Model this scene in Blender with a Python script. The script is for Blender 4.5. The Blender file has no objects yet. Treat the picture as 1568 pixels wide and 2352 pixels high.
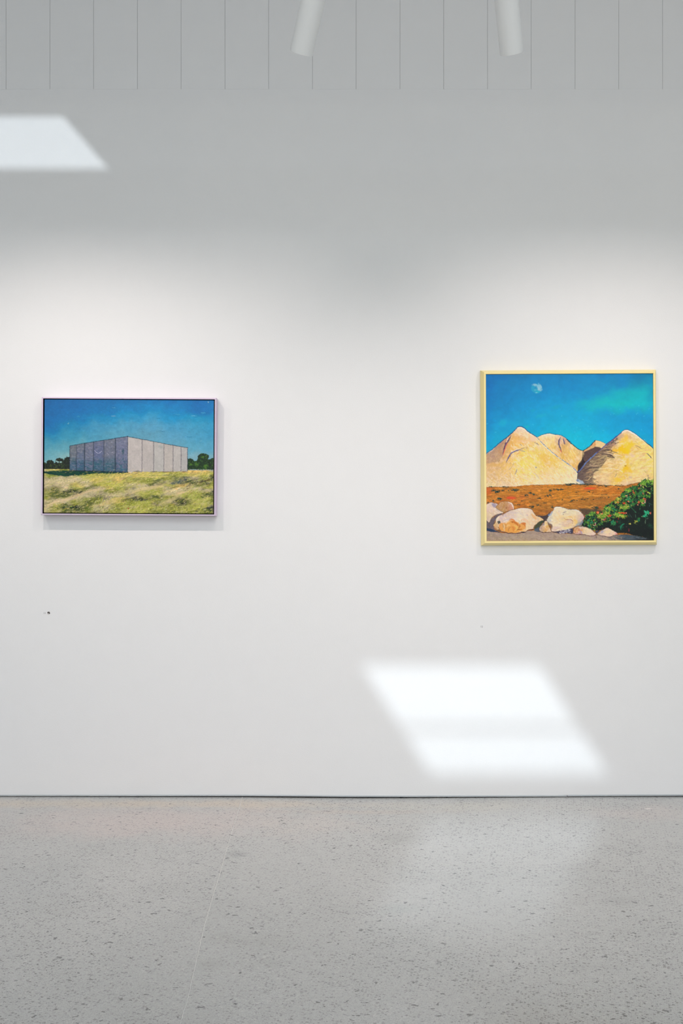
import bpy, bmesh, math, random
import numpy as np
from mathutils import Vector, Matrix
C = bpy.context.scene.collection
sc = bpy.context.scene

# ---------------------------------------------------------------- camera, light, exposure
D = 4.5377                 # camera to picture wall
PX = 504.0                 # photo pixels per metre on that wall
F = PX * D                 # focal length in photo pixels (frame 1568 x 2352)
HC = 1.2966                # eye height
cam = bpy.data.cameras.new('camera'); cam_o = bpy.data.objects.new('camera', cam); C.objects.link(cam_o)
cam_o.location = (0, -D, HC); cam_o.rotation_euler = (math.pi / 2, 0, 0)
cam.sensor_fit = 'VERTICAL'; cam.sensor_height = 36.0; cam.lens = F / 2352 * 36.0; cam.clip_end = 100
sc.camera = cam_o
sc.view_settings.view_transform = 'Standard'; sc.view_settings.look = 'None'
sc.view_settings.exposure = 0.0; sc.view_settings.gamma = 1.0; sc.view_settings.use_curve_mapping = False
sc.cycles.max_bounces = 8; sc.cycles.diffuse_bounces = 4; sc.cycles.glossy_bounces = 3; sc.cycles.sample_clamp_indirect = 4.0
sc.cycles.use_denoising = True; sc.cycles.use_adaptive_sampling = True; sc.cycles.adaptive_threshold = .035; sc.cycles.adaptive_min_samples = 16; sc.cycles.caustics_reflective = False; sc.cycles.caustics_refractive = False

ZC = 5.0                                                  # ceiling height
SUN = Vector((0.75, 1.5, -1.0)).normalized()              # sunbeam: from the left, through the roof, on to the picture wall
SUN_W, SKY_W, SPOT_W, WINDOW_FILL_W, CEILING_FILL_W = 2.05, 0.4, 24.0, 103.0, 124.0
world = bpy.data.worlds.new('sky'); sc.world = world; world.use_nodes = True
wn = world.node_tree; bg = wn.nodes['Background']
st = wn.nodes.new('ShaderNodeTexSky'); st.sky_type = 'NISHITA'; st.sun_disc = False
st.sun_elevation = math.asin(-SUN.z); st.sun_rotation = math.atan2(-SUN.x, -SUN.y)
wn.links.new(st.outputs[0], bg.inputs[0]); bg.inputs[1].default_value = SKY_W * .3

def light(name, kind, loc, direction, energy, color, **kw):
    l = bpy.data.lights.new(name, kind); l.energy = energy; l.color = color
    for k, v in kw.items(): setattr(l, k, v)
    o = bpy.data.objects.new(name, l); C.objects.link(o); o.location = loc
    o.rotation_euler = Vector(direction).to_track_quat('-Z', 'Y').to_euler(); o['kind'] = 'helper'
    return o
light('sun', 'SUN', (-3, -8, 9), SUN, SUN_W, (.90, .96, 1.0), angle=math.radians(.64))
# added soft fill: one panel inside the added window strip, one under the closed ceiling
light('window_fill', 'AREA', (0, -8.9, 2.1), (0, 1, 0), WINDOW_FILL_W, (.85, .925, 1.0), shape='RECTANGLE', size=8.6, size_y=3.4)
light('ceiling_fill', 'AREA', (.6, -6.2, 4.93), (0, 0, -1), CEILING_FILL_W, (.85, .925, 1.0), shape='RECTANGLE', size=6.0, size_y=2.6)

def W(px, py):                                            # photo pixel -> point on the wall plane (x, z)
    return ((px - 784) / PX, (1176 - py) / PX + HC)

# ---------------------------------------------------------------- helpers
def link(o, parent=None, **props):
    C.objects.link(o)
    if parent is not None: o.parent = parent
    for k, v in props.items(): o[k] = v
    return o
def mesh_obj(name, verts, faces, mat, parent=None, smooth=False, **props):
    me = bpy.data.meshes.new(name); me.from_pydata([tuple(v) for v in verts], [], faces); me.update()
    if mat: me.materials.append(mat)
    if smooth: me.shade_smooth()
    return link(bpy.data.objects.new(name, me), parent, **props)
def bm_obj(name, bm, mat, parent=None, smooth=False, **props):
    me = bpy.data.meshes.new(name); bmesh.ops.recalc_face_normals(bm, faces=bm.faces); bm.to_mesh(me); bm.free()
    for m in (mat if isinstance(mat, list) else [mat]): me.materials.append(m)
    if smooth: me.shade_smooth()
    return link(bpy.data.objects.new(name, me), parent, **props)
def empty(name, loc, parent=None, **props):
    o = bpy.data.objects.new(name, None); o.empty_display_size = .05; o.location = loc
    return link(o, parent, **props)
def add_box(bm, x0, x1, y0, y1, z0, z1, bev=0.0, mi=0):
    r = bmesh.ops.create_cube(bm, size=1)
    vs = r['verts']
    for v in vs: v.co = Vector(((x0 + x1) / 2 + v.co.x * (x1 - x0), (y0 + y1) / 2 + v.co.y * (y1 - y0), (z0 + z1) / 2 + v.co.z * (z1 - z0)))
    fs = list({f for v in vs for f in v.link_faces})
    for f in fs: f.material_index = mi
    if bev:
        bmesh.ops.bevel(bm, geom=list({e for v in vs for e in v.link_edges}), offset=bev, segments=2, affect='EDGES', profile=.6)
def box(name, x0, x1, y0, y1, z0, z1, mat, parent=None, bev=0.0, **props):
    bm = bmesh.new(); add_box(bm, x0, x1, y0, y1, z0, z1, bev); return bm_obj(name, bm, mat, parent, **props)
def lathe(name, prof, mat, parent=None, seg=48, **props):
    """profile [(r, z)...] spun round z"""
    vs, fs = [], []
    for r, z in prof:
        for k in range(seg):
            a = 2 * math.pi * k / seg; vs.append((r * math.cos(a), r * math.sin(a), z))
    for i in range(len(prof) - 1):
        for k in range(seg):
            a, b = i * seg + k, i * seg + (k + 1) % seg; fs.append((a, b, b + seg, a + seg))
    o = mesh_obj(name, vs, fs, mat, parent, **props)
    bm = bmesh.new(); bm.from_mesh(o.data)
    bmesh.ops.remove_doubles(bm, verts=bm.verts, dist=1e-6)
    bmesh.ops.recalc_face_normals(bm, faces=bm.faces); bm.to_mesh(o.data); bm.free(); o.data.shade_smooth()
    o.data.set_sharp_from_angle(angle=math.radians(35))
    return o

# ---------------------------------------------------------------- materials
def srgb(*c): return tuple(((v / 255) / 12.92 if v / 255 <= .04045 else ((v / 255 + .055) / 1.055) ** 2.4) for v in c) + (1.0,)
class NT:
    def __init__(s, name):
        s.m = bpy.data.materials.new(name); s.m.use_nodes = True; s.t = s.m.node_tree; s.b = s.t.nodes['Principled BSDF']
    def n(s, kind, **kw):
        o = s.t.nodes.new('ShaderNode' + kind)
        for k, v in kw.items():
            if k.startswith('i_'):
                key = k[2:].replace('_', ' '); o.inputs[int(key) if key.isdigit() else key].default_value = v
            else: setattr(o, k, v)
        return o
    def l(s, a, b): s.t.links.new(a, b)
    def math(s, op, a, b=None, clamp=False, c=None):
        o = s.n('Math', operation=op); o.use_clamp = clamp
        for i, v in enumerate((a, b, c)):
            if v is None: continue
            if isinstance(v, (int, float)): o.inputs[i].default_value = v
            else: s.l(v, o.inputs[i])
        return o.outputs[0]
    def ramp(s, v, lo, hi, a=0.0, b=1.0, smooth=True):
        o = s.n('MapRange'); o.interpolation_type = 'SMOOTHSTEP' if smooth else 'LINEAR'
        for i, x in zip((1, 2, 3, 4), (lo, hi, a, b)): o.inputs[i].default_value = x
        s.l(v, o.inputs[0]); return o.outputs[0]
    def mix(s, f, a, b, blend='MIX'):
        o = s.n('Mix', data_type='RGBA', blend_type=blend)
        for i, v in ((0, f), (6, a), (7, b)):
            if isinstance(v, (int, float)): o.inputs[i].default_value = v
            elif isinstance(v, tuple): o.inputs[i].default_value = v
            else: s.l(v, o.inputs[i])
        return o.outputs[2]
    def noise(s, scale, detail=3, rough=.55, vec=None, out='Fac', dist=0.0):
        o = s.n('TexNoise'); o.inputs['Scale'].default_value = scale; o.inputs['Detail'].default_value = detail; o.inputs['Roughness'].default_value = rough; o.inputs['Distortion'].default_value = dist
        if vec is not None: s.l(vec, o.inputs['Vector'])
        return o.outputs[out]
    def bump(s, h, dist, strength=1.0):
        o = s.n('Bump'); o.inputs['Distance'].default_value = dist; o.inputs['Strength'].default_value = strength; s.l(h, o.inputs['Height']); s.l(o.outputs[0], s.b.inputs['Normal'])
def plain(name, col, rough=.5, metal=0.0, spec=.5, bump=None, var=0.0):
    t = NT(name); t.b.inputs['Base Color'].default_value = col; t.b.inputs['Roughness'].default_value = rough
    t.b.inputs['Metallic'].default_value = metal; t.b.inputs['Specular IOR Level'].default_value = spec
    tc = t.n('TexCoord').outputs['Object']
    if var:
        f = t.noise(9, 4, vec=tc); k = t.ramp(f, .3, .7, 1 - var, 1 + var, False)
        vm = t.n('VectorMath', operation='SCALE'); vm.inputs[0].default_value = col[:3]; t.l(k, vm.inputs['Scale']); t.l(vm.outputs[0], t.b.inputs['Base Color'])
    if bump: t.bump(t.noise(bump[0], 4, vec=tc), bump[1], .6)
    return t.m
M_wall = plain('wall_paint', (.86, .86, .86, 1), .62, spec=.25, bump=(220, .0006), var=.006)
M_board = plain('board_paint', (.85, .85, .85, 1), .55, spec=.28, bump=(260, .0004), var=.006)
M_groove = plain('groove_paint', (.6, .6, .6, 1), .8, spec=.1)
M_ceil = plain('ceiling_paint', (.82, .82, .82, 1), .8, spec=.2)
M_side = plain('side_wall_paint', (.8, .8, .79, 1), .7, spec=.2)
M_alu = plain('brushed_aluminium', srgb(178, 182, 184), .42, .85, bump=(300, .0001))
M_dark = plain('shadow_gap_black', (.012, .013, .015, 1), .8, spec=.1)
M_lilac = plain('lilac_lacquer', srgb(218, 200, 222), .38, var=.02)
M_yellow = plain('yellow_lacquer', srgb(250, 230, 160), .36, var=.02)
M_tray = plain('black_tray', (.006, .006, .009, 1), .7, spec=.2)
M_canvasback = plain('canvas_edge', srgb(170, 160, 140), .9)
M_lampwhite = plain('powder_coat_white', (.92, .92, .91, 1), .45, spec=.4, bump=(500, .0002))
M_lampin = plain('reflector', (.75, .75, .73, 1), .2, .6)
M_steel = plain('window_steel', (.05, .05, .055, 1), .4, .3)
M_vinyl = plain('grey_vinyl', srgb(120, 118, 118), .6)
def glass(name, tint):
    t = NT(name); t.t.nodes.remove(t.b)
    tr = t.n('BsdfTransparent'); tr.inputs[0].default_value = tint; gl = t.n('BsdfGlossy'); gl.inputs['Roughness'].default_value = .02
    fr = t.n('LayerWeight'); fr.inputs[0].default_value = .12; mx = t.n('MixShader'); out = t.t.nodes['Material Output']
    t.l(fr.outputs[0], mx.inputs[0]); t.l(tr.outputs[0], mx.inputs[1]); t.l(gl.outputs[0], mx.inputs[2]); t.l(mx.outputs[0], out.inputs[0])
    return t.m
M_glass = glass('roof_glass', (.97, .985, 1.0, 1)); M_glass_dim = glass('roof_glass_tinted', (.93, .96, .98, 1))  # second glass has a darker tint, put in to dim the low sun patch

def concrete():
    t = NT('ground_concrete')
    P = t.n('TexCoord').outputs['Object']
    def speck(scale, keep, size, seed, stretch=(1, 1, 1)):
        mp = t.n('Mapping'); t.l(P, mp.inputs[0]); mp.inputs['Location'].default_value = (seed, seed * 1.7, 0); mp.inputs['Scale'].default_value = stretch; mp.inputs['Rotation'].default_value = (0, 0, .12 + .02 * seed)
        nz = t.noise(scale * 1.3, 2, vec=mp.outputs[0], out='Color'); ad = t.n('VectorMath', operation='MULTIPLY_ADD'); t.l(nz, ad.inputs[0]); ad.inputs[1].default_value = (1.5 / scale,) * 3; t.l(mp.outputs[0], ad.inputs[2])
        v = t.n('TexVoronoi', voronoi_dimensions='2D'); v.inputs['Scale'].default_value = scale; v.inputs['Randomness'].default_value = 1.0; t.l(ad.outputs[0], v.inputs['Vector'])
        sp = t.n('SeparateColor'); t.l(v.outputs['Color'], sp.inputs[0])
        r = t.math('MULTIPLY', t.ramp(sp.outputs[0], 1 - keep, 1, .35, 1, False), size)          # radius per stone
        on = t.math('GREATER_THAN', sp.outputs[0], 1 - keep)
        d = t.math('DIVIDE', v.outputs['Distance'], r)
        return t.math('MULTIPLY', t.ramp(d, .75, 1.15, 1, 0), on), sp.outputs[1]
    base = t.mix(t.ramp(t.noise(.8, 4, vec=P), .35, .65), srgb(178, 177, 173), srgb(190, 188, 184))
    base = t.mix(t.math('MULTIPLY', t.ramp(t.noise(2.6, 5, .6, vec=P), .42, .7), .35), base, srgb(158, 158, 154))
    base = t.mix(t.math('MULTIPLY', t.ramp(t.noise(420, 2, .6, vec=P), .38, .62), .55), base, srgb(126, 126, 122))   # sand grain
    base = t.mix(t.math('MULTIPLY', t.ramp(t.noise(160, 3, .6, vec=P), .52, .70), .34), base, srgb(206, 205, 201))
    # stains with shapes of their own, and the lit wall's pinkish reflection painted in: (x, y, rx, ry, strength, colour)
    sx = t.n('SeparateXYZ'); t.l(P, sx.inputs[0])
    wob = t.noise(3.4, 4, .65, vec=P)
    for x, y, rx, ry, a, col in STAINS_AND_REFLECTION:
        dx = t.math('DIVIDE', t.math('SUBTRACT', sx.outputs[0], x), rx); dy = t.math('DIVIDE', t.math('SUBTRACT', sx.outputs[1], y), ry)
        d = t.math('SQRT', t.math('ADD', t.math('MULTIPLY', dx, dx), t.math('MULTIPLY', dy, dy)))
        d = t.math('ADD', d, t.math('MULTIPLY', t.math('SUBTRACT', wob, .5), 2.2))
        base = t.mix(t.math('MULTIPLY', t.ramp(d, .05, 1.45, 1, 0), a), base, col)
    dens = t.ramp(t.noise(1.3, 3, vec=P), .3, .7, .5, 1.0)
    s1, c1 = speck(110, .36, .42, 3.0, (.85, 1, 1)); s2, c2 = speck(50, .085, .27, 11.0, (.8, 1, 1)); s3, c3 = speck(210, .36, .5, 7.0, (.85, 1, 1)); s4, c4 = speck(70, .12, .42, 23.0)
    base = t.mix(t.math('MULTIPLY', s4, .35), base, srgb(196, 194, 188))
    base = t.mix(t.math('MULTIPLY', t.math('MULTIPLY', s3, dens), .5), base, srgb(72, 72, 70))
    base = t.mix(t.math('MULTIPLY', t.math('MULTIPLY', s1, dens), .88), base, t.mix(c1, srgb(40, 42, 40), srgb(84, 80, 72)))
    base = t.mix(t.math('MULTIPLY', s2, .92), base, t.mix(c2, srgb(24, 28, 28), srgb(60, 56, 50)))
    t.l(base, t.b.inputs['Base Color'])
    rg = t.ramp(t.noise(5, 3, vec=P), .3, .7, .15, .2); t.l(rg, t.b.inputs['Coat Roughness']); t.b.inputs['Roughness'].default_value = .3; t.b.inputs['Specular IOR Level'].default_value = .6; t.b.inputs['Coat Weight'].default_value = 1.0; t.b.inputs['Coat IOR'].default_value = 1.72
    t.bump(t.noise(30, 3, vec=P), .0004, .35)
    return t.m

# ------------------------------------------------------------------ oil painter
# Two canvases are painted stroke by stroke into arrays (colour + paint height) and
# become per-vertex pigment of the canvas meshes.
SS = 2.6                                   # raster samples per unit (1 unit = 1/504 m)
def lin(c):
    c = np.asarray(c, float) / 255.0
    return np.where(c <= 0.04045, c / 12.92, ((c + 0.055) / 1.055) ** 2.4)
def crop(ox, oy, s):
    def f(*v):
        p = np.array(v, float).reshape(-1, 2)
        return [(ox + a / s, oy + b / s) for a, b in p]
    return f
A1 = crop(80, 890, 6.817); A2 = crop(290, 890, 6.533)
B3 = crop(1090, 840, 7.127); B4 = crop(1300, 840, 7.127)
B5 = crop(1090, 1060, 7.127); B6 = crop(1300, 1060, 7.127)
C6 = crop(1300, 980, 13.067); C7 = crop(1400, 980, 14.2545)
D1 = crop(1320, 1090, 15.68); D2 = crop(1410, 1090, 15.68); D3 = crop(1320, 1160, 15.68); D4 = crop(1410, 1160, 15.68)
E1 = crop(1112, 1120, 13.067); E2 = crop(1225, 1120, 13.067)
F3 = crop(98, 1070, 7.84); F4 = crop(295, 1070, 7.84); F5 = crop(98, 990, 7.762)

class Canvas:
    def __init__(s, x0, y0, x1, y1, seed):
        s.x0, s.y0, s.x1, s.y1 = x0, y0, x1, y1
        s.W = int(round((x1 - x0) * SS / 2)) * 2; s.H = int(round((y1 - y0) * SS / 2)) * 2
        s.sx = s.W / (x1 - x0); s.sy = s.H / (y1 - y0)
        s.X = (x0 + (np.arange(s.W) + .5) / s.sx)[None, :].repeat(s.H, 0)
        s.Y = (y0 + (np.arange(s.H) + .5) / s.sy)[:, None].repeat(s.W, 1)
        s.C = np.zeros((s.H, s.W, 3)); s.Z = np.zeros((s.H, s.W)); s.r = np.random.RandomState(seed)
        s.N = s.noise(1.3, octaves=2)
    def noise(s, cx, cy=None, octaves=3, ang=0.0, seed=None, w=(slice(None), slice(None))):
        cy = cy or cx
        r = np.random.RandomState(seed if seed is not None else s.r.randint(1 << 30))
        ca, sa = math.cos(ang), math.sin(ang)
        QX = s.X[w]; QY = s.Y[w]
        u = (QX - s.x0) * ca + (QY - s.y0) * sa + 900; v = -(QX - s.x0) * sa + (QY - s.y0) * ca + 900
        out = 0; amp = 1; tot = 0
        for o in range(octaves):
            g = r.rand(64, 64) * 2 - 1
            a = u / cx; b = v / cy
            ia = np.floor(a).astype(int); ib = np.floor(b).astype(int)
            fa = a - ia; fb = b - ib; fa = fa * fa * (3 - 2 * fa); fb = fb * fb * (3 - 2 * fb)
            g00 = g[ib % 64, ia % 64]; g01 = g[ib % 64, (ia + 1) % 64]; g10 = g[(ib + 1) % 64, ia % 64]; g11 = g[(ib + 1) % 64, (ia + 1) % 64]
            out = out + amp * ((g00 * (1 - fa) + g01 * fa) * (1 - fb) + (g10 * (1 - fa) + g11 * fa) * fb)
            tot += amp; amp *= .55; cx /= 2; cy /= 2
        return out / tot * 1.6
    def grid(s, xs, ys, rows, wob=6, seed=1, w=(slice(None), slice(None))):
        g = np.array([[lin(c) ** (1 / 2.2) for c in row] for row in rows])
        X = s.X[w] + wob * s.noise(22, seed=seed, w=w); Y = s.Y[w] + wob * s.noise(22, seed=seed + 1, w=w)
        i = np.clip(np.searchsorted(xs, X) - 1, 0, len(xs) - 2); j = np.clip(np.searchsorted(ys, Y) - 1, 0, len(ys) - 2)
        xs = np.array(xs, float); ys = np.array(ys, float)
        fx = np.clip((X - xs[i]) / (xs[i + 1] - xs[i]), 0, 1); fy = np.clip((Y - ys[j]) / (ys[j + 1] - ys[j]), 0, 1)
        fx = (fx * fx * (3 - 2 * fx))[..., None]; fy = (fy * fy * (3 - 2 * fy))[..., None]
        c = (g[j, i] * (1 - fx) + g[j, i + 1] * fx) * (1 - fy) + (g[j + 1, i] * (1 - fx) + g[j + 1, i + 1] * fx) * fy
        return c ** 2.2
    def box(s, m):
        ys = np.nonzero(m.any(1))[0]; xs = np.nonzero(m.any(0))[0]
        return (slice(ys[0], ys[-1] + 1), slice(xs[0], xs[-1] + 1)) if len(ys) else None
    def fill(s, m, xs, ys, rows, wob=3, seed=1):
        w = s.box(m)
        if w is None: return
        k = m[w][..., None]; s.C[w] = s.C[w] * (1 - k) + s.grid(xs, ys, rows, wob, seed, w) * k
    def mottle(s, m, pal, cx, cy, ang, a, thr=.25):
        """scumbled patches of other pigments with broken edges"""
        w = s.box(m)
        if w is None: return
        for p in pal:
            n = s.noise(cx, cy, 3, ang, w=w) + .35 * s.N[w]
            k = (np.clip((n - thr) * 3.5, 0, 1) * a * m[w])[..., None]
            s.C[w] = s.C[w] * (1 - k) + lin(p) * k
    def crackle(s, m, amt, cx, cy=None, ang=0.0, thr=.16, z=.5):
        """ridges of thick paint: light crest beside a thin groove"""
        w = s.box(m)
        if w is None: return
        n = s.noise(cx, cy, 2, ang, w=w); g = s.noise(9, w=w)
        k = np.clip(1 - np.abs(n) / thr, 0, 1) * m[w] * np.clip(.4 + g * 1.6, 0, 1)
        up = np.clip(1 - np.abs(n + thr * .9) / thr, 0, 1) * m[w] * np.clip(.4 + g * 1.6, 0, 1)
        s.C[w] = s.C[w] * (1 - amt * k + amt * .55 * up)[..., None]; s.Z[w] += z * up
    def win(s, xa, ya, xb, yb):
        a = max(0, int((xa - s.x0) * s.sx) - 1); b = min(s.W, int((xb - s.x0) * s.sx) + 2)
        c = max(0, int((ya - s.y0) * s.sy) - 1); d = min(s.H, int((yb - s.y0) * s.sy) + 2)
        return (slice(c, d), slice(a, b)) if b > a and d > c else None
    def mask(s, pts, wob=0.0, soft=0.0, ws=5):
        """even-odd polygon mask with ragged edge"""
        P = np.array(pts, float)
        m = np.zeros((s.H, s.W))
        pad = 3 + wob * 2
        w = s.win(P[:, 0].min() - pad, P[:, 1].min() - pad, P[:, 0].max() + pad, P[:, 1].max() + pad)
        if w is None: return m
        X = s.X[w]; Y = s.Y[w]
        if wob:
            X = X + wob * s.noise(ws, w=w); Y = Y + wob * s.noise(ws, w=w)
        ins = np.zeros(X.shape, bool); n = len(P); D = np.full(X.shape, 1e9)
        for k in range(n):
            (xa, ya), (xb, yb) = P[k], P[(k + 1) % n]
            if ya != yb:
                ins ^= ((Y < ya) != (Y < yb)) & (X < (xb - xa) * (Y - ya) / (yb - ya) + xa)
            if soft:
                dx, dy = xb - xa, yb - ya; L = dx * dx + dy * dy + 1e-9
                t = np.clip(((X - xa) * dx + (Y - ya) * dy) / L, 0, 1)
                D = np.minimum(D, np.hypot(X - xa - t * dx, Y - ya - t * dy))
        m[w] = np.clip(.5 + np.where(ins, D, -D) / (2 * soft), 0, 1) if soft else ins
        return m
    def put(s, m, col, a=1.0, z=None):
        m = (m * a)[..., None]
        ys = np.nonzero(m.any((1, 2)))[0]; xs = np.nonzero(m.any((0, 2)))[0]
        if len(ys) == 0: return
        w = (slice(ys[0], ys[-1] + 1), slice(xs[0], xs[-1] + 1)); m = m[w]
        s.C[w] = s.C[w] * (1 - m) + (col[w] if isinstance(col, np.ndarray) and col.ndim == 3 else lin(col)) * m
        return
        s.C = s.C * (1 - m) + (col if isinstance(col, np.ndarray) and col.ndim == 3 else lin(col)) * m
        if z is not None: s.Z = s.Z * (1 - m[..., 0]) + z * m[..., 0]
    def poly(s, pts, col, a=1.0, wob=0.0, soft=0.0, ws=5):
        m = s.mask(pts, wob, soft, ws); s.put(m, col, a); return m
    def line(s, pts, width, col, a=1.0, wob=0.0, z=0.0, taper=False, dash=0.0):
        P = list(pts)
        if len(P) > 2:                                  # Catmull-Rom smoothing
            Q = []
            for k in range(len(P) - 1):
                p0, p1, p2, p3 = [np.array(P[min(max(k + d, 0), len(P) - 1)], float) for d in (-1, 0, 1, 2)]
                for t in (0, .25, .5, .75):
                    Q.append(.5 * (2 * p1 + (p2 - p0) * t + (2 * p0 - 5 * p1 + 4 * p2 - p3) * t * t + (3 * p1 - p0 - 3 * p2 + p3) * t ** 3))
            Q.append(np.array(P[-1], float)); P = Q
        P = np.array(P, float)
        if wob: P[1:-1] += s.r.randn(len(P) - 2, 2) * wob
        n = len(P) - 1; pad = width + 1; c = lin(col)
        w = s.win(P[:, 0].min() - pad, P[:, 1].min() - pad, P[:, 0].max() + pad, P[:, 1].max() + pad)
        if w is None: return
        X = s.X[w]; Y = s.Y[w]; M = np.zeros(X.shape)
        for k in range(n):
            (xa, ya), (xb, yb) = P[k], P[k + 1]
            dx, dy = xb - xa, yb - ya; L = dx * dx + dy * dy + 1e-9
            t = np.clip(((X - xa) * dx + (Y - ya) * dy) / L, 0, 1)
            wd = width / 2
            if taper: wd = wd * np.sin(np.pi * np.clip((k + t) / n, .04, .96)) ** .7
            M = np.maximum(M, np.clip((wd - np.hypot(X - xa - t * dx, Y - ya - t * dy) + .2 * min(width, 2.2) * s.N[w]) * SS * .7 + .45, 0, 1))
        if dash: M = M * np.clip(s.noise(4, w=w) * 2 + 1 - dash, 0, 1)
        M = (M * a)[..., None]
        s.C[w] = s.C[w] * (1 - M) + c * M
        if z: s.Z[w] += z * M[..., 0]
    def dab(s, x, y, L, w, ang, col, a=1.0, z=0.0, bend=0.0):
        """one brush mark; colour is linear"""
        R = L / 2 + w
        q = s.win(x - R, y - R, x + R, y + R)
        if q is None: return
        dx = s.X[q] - x; dy = s.Y[q] - y; ca, sa = math.cos(ang), math.sin(ang)
        u = dx * ca + dy * sa; v = -dx * sa + dy * ca
        if bend: v = v + bend * (u * u) / max(L, .1)
        e = 1 - np.clip(np.abs(u) / (L / 2), 0, 1) ** 3
        m = np.clip((w / 2 * e - np.abs(v) + .34 * w * s.N[q]) * SS * .7 + .4, 0, 1) * (np.abs(u) < L / 2)
        M = (m * a)[..., None]
        s.C[q] = s.C[q] * (1 - M) + col * M
        if z: s.Z[q] += z * m
    def blob(s, x, y, rx, ry, ang, col, a=1.0, soft=.5, rag=.3, ns=None):
        ca, sa = math.cos(ang), math.sin(ang); R = max(rx, ry) * 1.8
        w = s.win(x - R, y - R, x + R, y + R)
        if w is None: return
        dx = s.X[w] - x; dy = s.Y[w] - y
        d = np.hypot((dx * ca + dy * sa) / rx, (-dx * sa + dy * ca) / ry)
        if rag: d = d + rag * s.noise(ns or max(1.5, min(rx, ry)), w=w)
        m = (np.clip((1 - d) / max(soft, .02) + .5, 0, 1) * a)[..., None]
        s.C[w] = s.C[w] * (1 - m) + lin(col) * m
    def dabs(s, m, n, L, w, ang, jit=.08, pal=None, a=.5, z=.3, bend=0, dang=.3, lum=.0):
        """n brush marks inside mask m; colour = what is below (jittered) or a palette"""
        ys, xs = np.nonzero(m > .5)
        if len(ys) == 0: return
        k = s.r.randint(len(ys), size=n)
        pal = None if pal is None else [lin(p) for p in pal]
        for i in k:
            y, x = ys[i], xs[i]; px, py = s.X[y, x], s.Y[y, x]
            c = s.C[y, x] if pal is None else pal[s.r.randint(len(pal))]
            c = np.clip(c * (1 + jit * s.r.randn() + lum) * (1 + jit * .4 * s.r.randn(3)), 0, 1)
            an = ang(px, py) if callable(ang) else ang
            s.dab(px, py, L * (.5 + s.r.rand()), w * (.6 + .8 * s.r.rand()), an + dang * s.r.randn(), c, a, z * s.r.rand(), bend * s.r.randn())
    def tone(s, m, amt, cx, cy=None, ang=0, octaves=3):
        w = s.box(m)
        if w: s.C[w] = s.C[w] * (1 + m[w] * amt * s.noise(cx, cy, octaves, ang, w=w))[..., None]
    def result(s, amp=.42):
        wx = np.clip(np.arange(s.W)[None, :] + amp * s.sx * s.noise(3.2), 0, s.W - 1.01); wy = np.clip(np.arange(s.H)[:, None] + amp * s.sy * s.noise(3.2), 0, s.H - 1.01)
        i = wy.astype(int); j = wx.astype(int); fy = (wy - i)[..., None]; fx = (wx - j)[..., None]
        s.C = (s.C[i, j] * (1 - fx) + s.C[i, j + 1] * fx) * (1 - fy) + (s.C[i + 1, j] * (1 - fx) + s.C[i + 1, j + 1] * fx) * fy
        C = s.C.reshape(s.H // 2, 2, s.W // 2, 2, 3).mean((1, 3)); Z = s.Z.reshape(s.H // 2, 2, s.W // 2, 2).mean((1, 3))
        return np.clip(C, 0, 1), Z

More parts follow.
